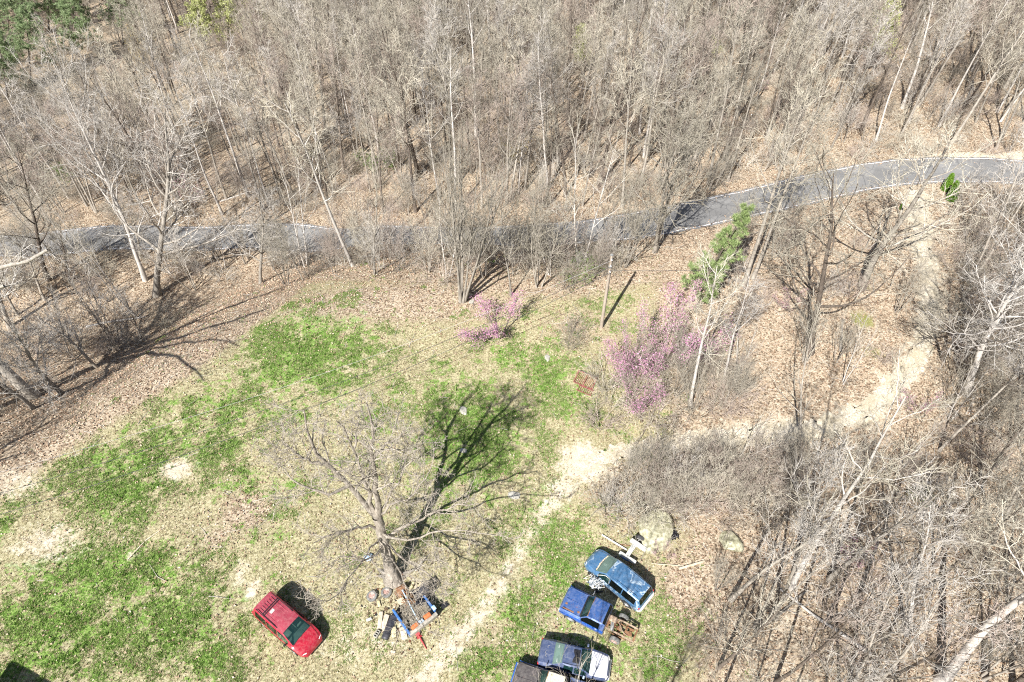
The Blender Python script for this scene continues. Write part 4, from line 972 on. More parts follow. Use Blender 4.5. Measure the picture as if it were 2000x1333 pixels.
# ------------------------------------------------------------------ car bodies: a lofted shell cut into its panels
def loft(root, st, spans, mats, sub=4, names_top=None, end_front='bumper', end_rear='bumper'):
    """st: stations (x, w, z_bottom, z_belt, w_roof, z_roof). spans: list of (x0, x1, top panel, side band panel, lower panel).
    Every panel becomes a mesh of its own; neighbouring panels share their border."""
    st = np.array(st, float); xs = sorted(set([round(a, 4) for s in spans for a in s[:2]] + [round(v, 4) for v in st[:, 0]]))
    X = []
    for a, b in zip(xs[:-1], xs[1:]):
        n = max(1, int(math.ceil((b - a) / .22))); X += list(np.linspace(a, b, n, endpoint=False))
    X.append(xs[-1]); X = np.array(X)
    def S(c): return np.interp(X, st[:, 0], st[:, c])
    w, zb, zl, wr, zr = S(1), S(2), S(3), S(4), S(5)
    def ring(i):
        W, B, Lz, Wr, Zr = w[i], zb[i], zl[i], wr[i], zr[i]
        rise = max(0.0, Zr - Lz)
        c = .035 + .02 * min(1, rise)
        h = [(W * .90, B), (W * .975, B + .10), (W, B + (Lz - B) * .45), (W * .995, Lz - .10), (W * .965, Lz), (Wr + .035 + .02 * rise, max(Lz + .005, Zr - .06)), (Wr - .03, Zr), (Wr * .5, Zr + c * .75), (0, Zr + c)]
        left = [(X[i], y, z) for y, z in h]; right = [(X[i], -y, z) for y, z in h[:-1]][::-1]
        return left + right
    rings = [ring(i) for i in range(len(X))]; k = len(rings[0])     # 17 points, open underneath
    panels = {}
    for i in range(len(X) - 1):
        xm = (X[i] + X[i + 1]) / 2
        sp = next(s for s in spans if s[0] <= xm <= s[1])
        for j in range(k - 1):
            jj = j if j < 8 else 15 - j
            nm = sp[4] if jj < 4 else (sp[3] if jj == 4 else ('roof_edge' if jj == 5 and sp[2] == 'roof' else sp[2]))
            if nm == 'roof_edge': nm = 'body'
            if jj == 5 and sp[2] in ('windshield', 'rear_window'): nm = 'body'
            panels.setdefault(nm, []).append((rings[i][j], rings[i + 1][j], rings[i + 1][j + 1], rings[i][j + 1]))
    out = {}
    for nm, quads in panels.items():
        bm = bmesh.new()
        for q in quads:
            vs_ = [bm.verts.new(p) for p in q]
            try: bm.faces.new(vs_)
            except ValueError: pass
        bmesh.ops.remove_doubles(bm, verts=bm.verts, dist=1e-4)
        if nm == 'body':
            for rg_, rev in ((rings[0], False), (rings[-1], True)):
                c = Vector((rg_[0][0], 0, np.mean([p[2] for p in rg_])))
                cv = bm.verts.new(c); vs_ = [bm.verts.new(p) for p in rg_]
                for a, b in list(zip(vs_[:-1], vs_[1:])) + [(vs_[-1], vs_[0])]:
                    try: bm.faces.new((cv, a, b))
                    except ValueError: pass
            bmesh.ops.remove_doubles(bm, verts=bm.verts, dist=1e-4)
        bmesh.ops.recalc_face_normals(bm, faces=bm.faces)
        out[nm] = bm_obj(nm, bm, mats.get(nm, mats['body']), root, sharp=32)
    return out
def prim(root, name, mat, fn, sharp=35):
    bm = bmesh.new(); fn(bm); return bm_obj(name, bm, M[mat] if isinstance(mat, str) else mat, root, sharp=sharp)
def arches(root, xs, w, r=.40):
    for x in xs:
        for s in (1, -1):
            def f(bm):
                k = 18
                for j in range(k):
                    a0, a1 = math.pi * (j / k * 1.3 - .15), math.pi * ((j + 1) / k * 1.3 - .15)
                    p = [(x + q * math.cos(a), s * w, .34 + q * math.sin(a)) for q, a in ((r, a0), (r, a1), (r * .8, a1), (r * .8, a0))]
                    v0 = [bm.verts.new(v) for v in p]; v1 = [bm.verts.new((v[0], v[1] + s * .02, v[2])) for v in p]
                    bm.faces.new(v0); bm.faces.new(v1[::-1])
                    for q in range(4): bm.faces.new((v0[q], v0[(q + 1) % 4], v1[(q + 1) % 4], v1[q]))
            prim(root, 'wheel_arch', 'black', f)
def seats(root, rows, w=.42, z=.55):
    for x, ys in rows:
        for y in ys:
            def f(bm):
                box(bm, (x, y, z), (.5, .48, .16), .05); box(bm, (x - .27, y, z + .33), (.14, .46, .60), .05, Matrix.Rotation(R(-12), 3, 'Y')); box(bm, (x - .36, y, z + .70), (.1, .26, .16), .04)
            prim(root, 'seat', 'seat', f)
def interior(root, x0, x1, w, dash_x):
    prim(root, 'cabin_floor', 'black', lambda bm: box(bm, ((x0 + x1) / 2, 0, .40), (x1 - x0, w * 1.7, .04), .01))
    prim(root, 'dashboard', 'dash', lambda bm: (box(bm, (dash_x, 0, .86), (.55, w * 1.66, .16), .05), box(bm, (dash_x + .1, .15, .948), (.22, .3, .03), .01)))
    prim(root, 'steering_wheel', 'black', lambda bm: tube_bm(bm, [(dash_x - .38 + .08 * math.sin(a), .40 + .19 * math.cos(a), .90 + .17 * math.sin(a)) for a in np.linspace(0, 6.28, 17)], .018, 6))
def car_root(name, fl, rl, wb, track, label, cat, heading_extra=0.0, sc=.92):
    """Placed from the ground contacts of two wheels on one side (front, rear); track side +1 = left wheels seen."""
    a, b = P(*fl), P(*rl); d = a[:2] - b[:2]; ang = math.atan2(d[1], d[0]) + heading_extra
    mid = (a[:2] + b[:2]) / 2; n = np.array([-math.sin(ang), math.cos(ang)])      # left of heading
    c = mid - n * track
    e = empty(name, (c[0], c[1], hz(c[0], c[1]) - .03), label, cat); e.rotation_euler = (0, 0, ang); e.scale = (sc, sc, sc)
    print(name, 'wheelbase seen', float(np.hypot(*d)), 'centre', c)
    return e

def lamps(root, front, rear):
    for s in (1, -1):
        for nm, mt, (x, y, z, sx, sy, sz) in (('headlight', 'lamp', front), ('tail_light', 'tail', rear)):
            prim(root, nm, mt, lambda bm: box(bm, (x, s * y, z), (sx, sy, sz), .035, Matrix.Rotation(R(24 * s) if nm == 'headlight' else 0, 3, 'Z'), 3))
def mirrors(root, x, y, z, mat):
    for s in (1, -1):
        prim(root, 'side_mirror', mat, lambda bm: (box(bm, (x, s * (y + .10), z), (.12, .20, .15), .04), bar(bm, (x + .02, s * (y - .08), z - .05), (x, s * (y + .05), z - .03), .05, .05, .01)))
def wipers(root, pts):
    for a, b in pts: prim(root, 'wiper', 'black', lambda bm: bar(bm, a, b, .025, .02))

# --- minivan
def minivan(root, body, roof, dark=True, broken=False):
    st = [(-2.45, .80, .42, .80, .72, .92), (-2.40, .91, .33, .96, .74, 1.10), (-2.16, .95, .26, 1.06, .70, 1.64), (-1.2, .97, .25, 1.04, .73, 1.72), (0, .975, .25, 1.01, .735, 1.73), (.62, .97, .25, .99, .70, 1.67),
          (1.44, .955, .26, .95, .80, 1.04), (1.95, .93, .28, .86, .74, .95), (2.25, .86, .32, .74, .66, .84), (2.40, .74, .36, .62, .56, .68), (2.47, .60, .42, .55, .48, .57)]
    sp = [(-2.45, -2.38, 'body', 'body', 'body'), (-2.38, -2.16, 'rear_window', 'body', 'body'), (-2.16, -1.98, 'roof', 'body', 'body'), (-1.98, -.92, 'roof', 'rear_side_window', 'body'), (-.92, -.86, 'roof', 'body', 'body'),
          (-.86, .12, 'roof', 'side_window', 'body'), (.12, .18, 'roof', 'body', 'body'), (.18, .62, 'roof', 'front_side_window', 'body'), (.62, 1.10, 'windshield', 'front_side_window', 'body'), (1.10, 1.44, 'windshield', 'body', 'body'),
          (1.44, 2.28, 'hood', 'body', 'body'), (2.28, 2.47, 'body', 'body', 'body')]
    mats = {'body': M[body], 'roof': M[roof], 'hood': M[body], 'windshield': M['glass' if not broken else 'glass_pale'], 'front_side_window': M['glass'], 'side_window': M['glass_dark'], 'rear_side_window': M['glass_dark'], 'rear_window': M['glass_dark']}
    out = loft(root, st, sp, mats)
    for x in (1.50, -1.50):
        for s in (1, -1): add_wheel(root, (x, s * .87, .33), .33, .21, s)
    arches(root, (1.50, -1.50), .955)
    interior(root, -2.1, 1.4, .85, 1.15)
    seats(root, [(.35, (.42, -.42)), (-.65, (.42, -.42)), (-1.6, (.5, 0, -.5))])
    prim(root, 'front_bumper', body, lambda bm: (box(bm, (2.36, 0, .42), (.26, 1.40, .22), .08, None, 3), box(bm, (2.15, .74, .42), (.40, .22, .22), .08, Matrix.Rotation(R(-28), 3, 'Z'), 3), box(bm, (2.15, -.74, .42), (.40, .22, .22), .08, Matrix.Rotation(R(28), 3, 'Z'), 3)))
    prim(root, 'grille', 'steel_grey', lambda bm: [box(bm, (2.43 - .012 * i, 0, .52 + .035 * i), (.06, .72, .02), .006) for i in range(4)])
    lamps(root, (2.24, .66, .68, .18, .34, .13), (-2.37, .84, .86, .10, .12, .34))
    mirrors(root, .98, .95, 1.02, 'black')
    wipers(root, [((1.46, -.1, 1.085), (1.33, .62, 1.14)), ((1.48, -.75, 1.06), (1.40, -.05, 1.115))])
    prim(root, 'plate', 'white_old', lambda bm: box(bm, (-2.47, 0, .72), (.02, .32, .16), .004))
    prim(root, 'body_trim', 'black', lambda bm: [box(bm, (0, s * .985, .50), (2.4, .02, .06), .008) for s in (1, -1)])
    for x in (-1.97, .15, 1.13):
        for s in (1, -1): prim(root, 'door_seam', 'black', lambda bm: box(bm, (x, s * .979, .66), (.012, .012, .56), .002))
    for x in (-.05, .72):
        for s in (1, -1): prim(root, 'door_handle', body, lambda bm: box(bm, (x - .3, s * .985, .86), (.18, .03, .035), .01))
    return out

red = car_root('minivan', (580, 1280), (513, 1221), 3.0, -.87, 'red minivan with roof rails parked alone on the dirt at the left', 'minivan')
minivan(red, 'red_van', 'red_roof')
def red_roof_bits():
    for s in (1, -1):
        prim(red, 'roof_rail', 'black', lambda bm: (tube_bm(bm, [(-1.95, s * .66, 1.70), (-1.85, s * .66, 1.79), (-1.0, s * .665, 1.80), (-.15, s * .665, 1.79), (.1, s * .66, 1.74)], .022, 6)))
    for x in (-1.32, -1.18): prim(red, 'roof_crossbar', 'black', lambda bm: bar(bm, (x, -.66, 1.82), (x, .66, 1.82), .06, .025, .008))
    prim(red, 'roof_sticker', 'white_old', lambda bm: (box(bm, (-.98, -.12, 1.776), (.20, .30, .012), .004), box(bm, (-.98, -.12, 1.784), (.08, .16, .01), .003)))
    for y in (-.45, -.27, -.09, .09, .27, .45): prim(red, 'roof_rib', 'red_roof', lambda bm: box(bm, (-.95, y, 1.765), (1.7, .035, .014), .006))
red_roof_bits()

teal = car_root('minivan', (1154, 1127), (1223.5, 1186), 3.0, .87, 'wrecked teal blue minivan with torn driver door and peeling paint', 'minivan', sc=.90)
tp = minivan(teal, 'teal', 'teal', broken=True)
def teal_bits():
    r_ = np.random.default_rng(8)
    # crushed door and fender hanging off the driver side
    def crumple(bm):
        n, m = 12, 9
        g = [[None] * m for _ in range(n)]
        for i in range(n):
            for j in range(m):
                x = .45 + 1.05 * i / (n - 1) + r_.normal(0, .035); o = 1.02 + .62 * (j / (m - 1)) * (0.55 + .45 * math.sin(3.1 * i / n)) + r_.normal(0, .05); z = .98 - .62 * (j / (m - 1)) ** .8 + r_.normal(0, .07)
                g[i][j] = bm.verts.new((x, o, max(z, .1)))
        for i in range(n - 1):
            for j in range(m - 1):
                if r_.random() < .14: continue
                bm.faces.new((g[i][j], g[i + 1][j], g[i + 1][j + 1], g[i][j + 1]))
        bmesh.ops.solidify(bm, geom=list(bm.faces), thickness=.015)
    prim(teal, 'crushed_door', mat_mottle('torn_door_metal', (0.035, 0.10, 0.17), (0.72, 0.76, 0.80), 5, 0.5, p=(.40, .52)), crumple, 20)
    prim(teal, 'torn_trim', 'white_old', lambda bm: [tube_bm(bm, [(x0, 1.0, .95), (x0 + r_.normal(0, .15), 1.15 + .2 * r_.random(), .9 + r_.normal(0, .1)), (x0 + r_.normal(.1, .25), 1.35 + .35 * r_.random(), .45 + .3 * r_.random())], .014, 5) for x0 in np.linspace(.4, 1.5, 11)])
    prim(teal, 'broken_mirror', 'black', lambda bm: (box(bm, (.62, 1.52, .25), (.26, .34, .2), .06, Matrix.Rotation(.6, 3, 'X') @ Matrix.Rotation(.5, 3, 'Z')), box(bm, (.35, 1.42, .3), (.3, .12, .14), .04, Matrix.Rotation(.9, 3, 'Z'))))
    prim(teal, 'window_frame', 'white_old', lambda bm: tube_bm(bm, [(1.15, .93, 1.02), (.8, .86, 1.42), (.55, .80, 1.60), (.25, .80, 1.62), (.16, .93, 1.06)], .022, 6))
    for s in (1, -1):
        prim(teal, 'roof_rail', 'teal', lambda bm: tube_bm(bm, [(-1.95, s * .60, 1.71), (-1.8, s * .60, 1.785), (-.3, s * .61, 1.79), (-.15, s * .61, 1.745)], .02, 6))
    prim(teal, 'rear_bumper', 'white_old', lambda bm: (box(bm, (-2.50, 0, .62), (.16, 1.56, .22), .06, None, 3), box(bm, (-2.40, .84, .62), (.28, .16, .2), .06, Matrix.Rotation(R(35), 3, 'Z'), 3), box(bm, (-2.40, -.84, .62), (.28, .16, .2), .06, Matrix.Rotation(R(-35), 3, 'Z'), 3)))
    prim(teal, 'leaf_drift', 'wood', lambda bm: [box(bm, (1.46 - .18 * abs(y) ** 2 + r_.normal(0, .025), y, 1.075 + .004 * i % .02), (.10, .05, .012), 0, Matrix.Rotation(r_.random() * 3, 3, 'Z')) for i, y in enumerate(np.linspace(-.7, .7, 60))])
    for y in (-.3, -.1, .1, .3): prim(teal, 'roof_rib', 'teal', lambda bm: box(bm, (-1.15, y, 1.758), (1.3, .03, .012), .005))
    prim(teal, 'dash_paper', 'white_old', lambda bm: box(bm, (1.2, -.1, .955), (.24, .2, .01), .003, Matrix.Rotation(.3, 3, 'Z')))
teal_bits()

# --- pickups
def pickup(root, paint, side, roof, hood, bed):
    st = [(2.62, .82, .50, .78, .74, .86), (2.56, .94, .42, .88, .80, .98), (2.2, .97, .36, .98, .82, 1.06), (1.1, .98, .36, 1.04, .83, 1.14), (.66, .985, .34, 1.06, .74, 1.68), (.3, .985, .34, 1.06, .74, 1.75), (-.42, .985, .34, 1.06, .74, 1.74), (-.60, .98, .36, 1.05, .72, 1.62), (-.64, .97, .40, 1.0, .74, 1.10)][::-1]
    sp = [(-.64, -.60, 'body', 'body', 'side'), (-.60, -.42, 'rear_window', 'body', 'side'), (-.42, -.28, 'roof', 'body', 'side'), (-.28, .66, 'roof', 'side_window', 'side'), (.66, 1.0, 'windshield', 'side_window', 'side'), (1.0, 1.1, 'windshield', 'body', 'side'),
          (1.1, 2.50, 'hood', 'body', 'side'), (2.50, 2.62, 'body', 'body', 'side')]
    mats = {'body': M[paint], 'side': M[side], 'roof': M[roof], 'hood': M[hood], 'windshield': M['glass'], 'side_window': M['glass_dark'], 'rear_window': M['glass_dark']}
    out = loft(root, [s for s in st], sp, mats)
    if 'side' in out: out['side'].name = 'side_panel'
    for x in (1.72, -1.50):
        for s in (1, -1):
            add_wheel(root, (x, s * .84, .37), .37, .25, s, 'rim_rust' if x < 0 else 'rim', 'tyre_grey')
    arches(root, (1.72,), .965, .45)
    interior(root, -.55, 1.0, .85, .85)
    prim(root, 'bench_seat', 'seat', lambda bm: (box(bm, (.0, 0, .72), (.5, 1.5, .16), .05), box(bm, (-.30, 0, 1.02), (.14, 1.5, .55), .05, Matrix.Rotation(R(-10), 3, 'Y'))))
    if bed: prim(root, 'front_bumper', side, lambda bm: (box(bm, (2.70, 0, .58), (.10, 1.86, .2), .04, None, 3)))
    prim(root, 'grille', 'steel_grey', lambda bm: [box(bm, (2.635, 0, .62 + .06 * i), (.03, 1.2, .03), .006) for i in range(4)])
    for s in (1, -1):
        prim(root, 'headlight', 'lamp', lambda bm: box(bm, (2.60, s * .74, .72), (.08, .26, .18), .03, None, 3))
        prim(root, 'side_mirror', 'chrome', lambda bm: (tube_bm(bm, [(.86, s * .96, 1.1), (.9, s * 1.12, 1.16), (.88, s * 1.16, 1.24)], .014, 6), box(bm, (.88, s * 1.17, 1.28), (.05, .16, .2), .02)))
        prim(root, 'hood_edge', hood, lambda bm: box(bm, (1.8, s * .80, 1.115), (1.36, .03, .02), .006, Matrix.Rotation(R(2.6), 3, 'Y')))
        prim(root, 'body_line', side, lambda bm: box(bm, (1.0, s * .995, .86), (3.1, .03, .05), .012))
        prim(root, 'door_handle', 'chrome', lambda bm: box(bm, (-.12, s * .995, .93), (.16, .04, .04), .012))
        for x in (.98, -.30): prim(root, 'door_seam', 'black', lambda bm: box(bm, (x, s * .983, .74), (.014, .014, .56), .002))
    prim(root, 'hood_crease', hood, lambda bm: box(bm, (1.8, 0, 1.145), (1.3, .02, .016), .005, Matrix.Rotation(R(3.2), 3, 'Y')))
    prim(root, 'cowl', 'black', lambda bm: box(bm, (1.12, 0, 1.172), (.12, 1.5, .014), .005))
    wipers(root, [((1.10, -.1, 1.20), (.95, .5, 1.33)), ((1.10, -.7, 1.19), (.96, -.15, 1.33))])
    prim(root, 'windshield_frame', 'rust', lambda bm: (bar(bm, (.64, -.72, 1.712), (.64, .72, 1.712), .05, .02, .006)))
    # ladder frame, axle and loose running gear
    for s in (1, -1): prim(root, 'frame_rail', 'rust_pale', lambda bm: (bar(bm, (-.5, s * .42, .56), (-1.1, s * .42, .56), .08, .14, .01), bar(bm, (-1.1, s * .42, .56), (-1.55, s * .46, .70), .08, .14, .01), bar(bm, (-1.55, s * .46, .70), (-2.65, s * .46, .60), .08, .14, .01)))
    for x, z in ((-.72, .56), (-1.15, .60), (-1.95, .64), (-2.62, .62)): prim(root, 'cross_member', 'rust', lambda bm: bar(bm, (x, -.45, z), (x, .45, z), .12, .07, .012))
    prim(root, 'rear_axle', 'rust', lambda bm: (tube_bm(bm, [(-1.5, -.78, .38), (-1.5, .78, .38)], .055, 10), box(bm, (-1.5, 0, .38), (.34, .34, .30), .10, None, 3)))
    for s in (1, -1): prim(root, 'leaf_spring', 'rust', lambda bm: tube_bm(bm, [(-.9, s * .55, .52), (-1.5, s * .55, .44), (-2.1, s * .55, .54)], .035, 6))
    prim(root, 'drive_shaft', 'rust', lambda bm: tube_bm(bm, [(-.5, 0, .5), (-1.4, 0, .42)], .045, 8))
    prim(root, 'exhaust_pipe', 'rust', lambda bm: tube_bm(bm, [(-.5, -.25, .45), (-1.2, -.28, .6), (-1.7, -.2, .75), (-2.5, -.30, .6)], .035, 8))
    if not bed:
        prim(root, 'fuel_tank', 'rust_pale', lambda bm: (box(bm, (-.92, -.30, .66), (.55, .42, .30), .10, None, 3)))
        prim(root, 'loose_panel', 'steel_grey', lambda bm: box(bm, (-1.0, .05, .69), (.22, .85, .03), .008, Matrix.Rotation(.25, 3, 'Z')))
        prim(root, 'brake_line', 'rust_pale', lambda bm: [tube_bm(bm, [(-1.2 - .1 * i, -.35, .68), (-1.5, .1 * i - .1, .80), (-1.9 - .1 * i, .3, .70)], .016, 5) for i in range(4)])
        prim(root, 'spare_shackle', 'rust', lambda bm: (box(bm, (-2.2, .1, .6), (.4, .3, .14), .03, Matrix.Rotation(.4, 3, 'Z')), box(bm, (-2.3, -.25, .55), (.3, .2, .1), .03)))
    else:
        prim(root, 'cargo_bed', 'navy', lambda bm: (box(bm, (-1.68, 0, .72), (1.95, 1.7, .05), .01), [box(bm, (-1.68, s * .93, .86), (1.96, .10, .62), .03) for s in (1, -1)], box(bm, (-.76, 0, .9), (.06, 1.76, .5), .015), box(bm, (-2.66, 0, .9), (.07, 1.76, .5), .015)))
    return out
blue = car_root('pickup_truck', (1111.5, 1212), (1205, 1260), 3.22, .84, 'blue pickup truck without its cargo bed, rusty rear frame and axle exposed', 'pickup truck', sc=.90)
pickup(blue, 'truck_blue', 'truck_side', 'truck_blue', 'truck_blue', False)
prim(blue, 'antenna', 'chrome', lambda bm: tube_bm(bm, [(1.02, -.90, 1.05), (.80, -1.02, 1.75)], .010, 5))
prim(blue, 'rust_patch', 'rust', lambda bm: [box(bm, (x, y, z), (a, b, .012), .003, Matrix.Rotation(.05, 3, 'Y')) for x, y, z, a, b in ((2.0, .70, 1.108, .8, .09), (1.32, .55, 1.155, .16, .14), (2.28, .35, 1.092, .16, .14))])

old_c = at_z(1082, 1334, 0.9)
old = empty('pickup_truck', (2.45, 10.9, hz(2.45, 10.9) - .03), 'dull brown-hooded old pickup truck cut by the bottom border, lichen on its cream roof', 'pickup truck')
old.rotation_euler = (0, 0, R(162)); old.scale = (.94, .94, .94)
pickup(old, 'brown_hood', 'truck_side', 'cream_roof', 'brown_hood', True)

# --- sedan
def sedan(root):
    st = [(-2.28, .72, .45, .80, .66, .92), (-2.20, .84, .36, .90, .72, 1.02), (-1.55, .89, .28, .94, .72, 1.08), (-1.30, .90, .27, .94, .70, 1.12), (-.72, .905, .26, .95, .60, 1.40), (-.2, .905, .26, .94, .62, 1.43), (.35, .90, .26, .93, .60, 1.38), (1.02, .89, .27, .90, .72, 1.02), (1.6, .87, .28, .84, .70, .95), (2.08, .80, .32, .74, .62, .83), (2.22, .70, .38, .64, .54, .70), (2.28, .56, .42, .58, .46, .60)]
    sp = [(-2.28, -2.20, 'body', 'body', 'body'), (-2.20, -1.34, 'trunk_lid', 'body', 'body'), (-1.34, -.76, 'rear_window', 'body', 'body'), (-.76, -.62, 'roof', 'body', 'body'), (-.62, -.02, 'roof', 'rear_side_window', 'body'), (-.02, .06, 'roof', 'body', 'body'),
          (.06, .35, 'roof', 'front_side_window', 'body'), (.35, .82, 'windshield', 'front_side_window', 'body'), (.82, 1.02, 'windshield', 'body', 'body'), (1.02, 2.12, 'hood', 'body', 'body'), (2.12, 2.28, 'body', 'body', 'body')]
    mats = {'body': M['navy'], 'roof': M['navy'], 'trunk_lid': M['navy'], 'hood': M['white_hood'], 'windshield': M['glass'], 'rear_window': M['glass_pale'], 'rear_side_window': M['glass'], 'front_side_window': M['glass']}
    out = loft(root, st, sp, mats)
    out['hood']['label'] = 'white hood and front end on a navy car'
    for x in (1.34, -1.32):
        for s in (1, -1): add_wheel(root, (x, s * .80, .31), .31, .20, s)
    arches(root, (1.34, -1.32), .885, .38)
    interior(root, -1.2, 1.0, .78, .78)
    seats(root, [(.05, (.38, -.38)), (-.72, (.42, -.42))], z=.48)
    prim(root, 'parcel_shelf', 'seat', lambda bm: (box(bm, (-1.05, 0, .90), (.42, 1.2, .04), .015), box(bm, (-1.05, .22, .945), (.25, .25, .05), .02), box(bm, (-1.05, -.28, .945), (.25, .28, .05), .02)))
    prim(root, 'sunroof', 'black', lambda bm: box(bm, (.08, 0, 1.452), (.42, .82, .014), .006))
    prim(root, 'roof_seam', 'black', lambda bm: [box(bm, (-.2, s * .56, 1.455), (.95, .015, .01), .002) for s in (1, -1)])
    prim(root, 'front_bumper', 'white_hood', lambda bm: (box(bm, (2.22, 0, .44), (.22, 1.3, .2), .07, None, 3), [box(bm, (2.06, s * .68, .44), (.36, .2, .2), .07, Matrix.Rotation(R(-30 * s), 3, 'Z'), 3) for s in (1, -1)]))
    prim(root, 'hood_gap', 'black', lambda bm: tube_bm(bm, [(1.42, -.34, 1.018), (1.36, -.1, 1.03), (1.34, .14, 1.03)], .022, 5))
    lamps(root, (2.08, .58, .70, .20, .30, .12), (-2.22, .70, .86, .10, .26, .12))
    prim(root, 'taped_mirror', 'blue_light', lambda bm: box(bm, (.72, -.98, .98), (.13, .2, .14), .04, None, 3))
    prim(root, 'side_mirror', 'navy', lambda bm: box(bm, (.72, .98, .98), (.13, .2, .14), .04, None, 3))
    wipers(root, [((.98, .1, 1.075), (.88, -.5, 1.13))])
    prim(root, 'trunk_mark', 'concrete', lambda bm: [tube_bm(bm, [(-1.75 + .1 * math.cos(a) * k + o, .30 - .18 * q + .09 * math.sin(a), 1.088) for a in np.linspace(.5, 4.6, 8)], .010, 4) for q, o, k in ((0, .05, 1), (2, -.05, 1), (3, .0, 1))])
    for x in (-.66, .02, .78):
        for s in (1, -1): prim(root, 'door_seam', 'black', lambda bm: box(bm, (x, s * .905, .62), (.012, .014, .52), .002))
    for x in (-.5, .2):
        for s in (1, -1): prim(root, 'door_handle', 'navy', lambda bm: box(bm, (x, s * .91, .82), (.16, .03, .03), .01))
f_, r_ = at_z(1192, 1303, .75), at_z(1054, 1270, .95)
d_ = f_[:2] - r_[:2]; c_ = (f_[:2] + r_[:2]) / 2
sed = empty('sedan', (c_[0], c_[1], hz(c_[0], c_[1]) - .03), 'navy blue sedan with a white hood, nose to the right', 'car'); sed.rotation_euler = (0, 0, math.atan2(d_[1], d_[0]) - R(1)); sed.scale = (.92, .92, .92)
sedan(sed)
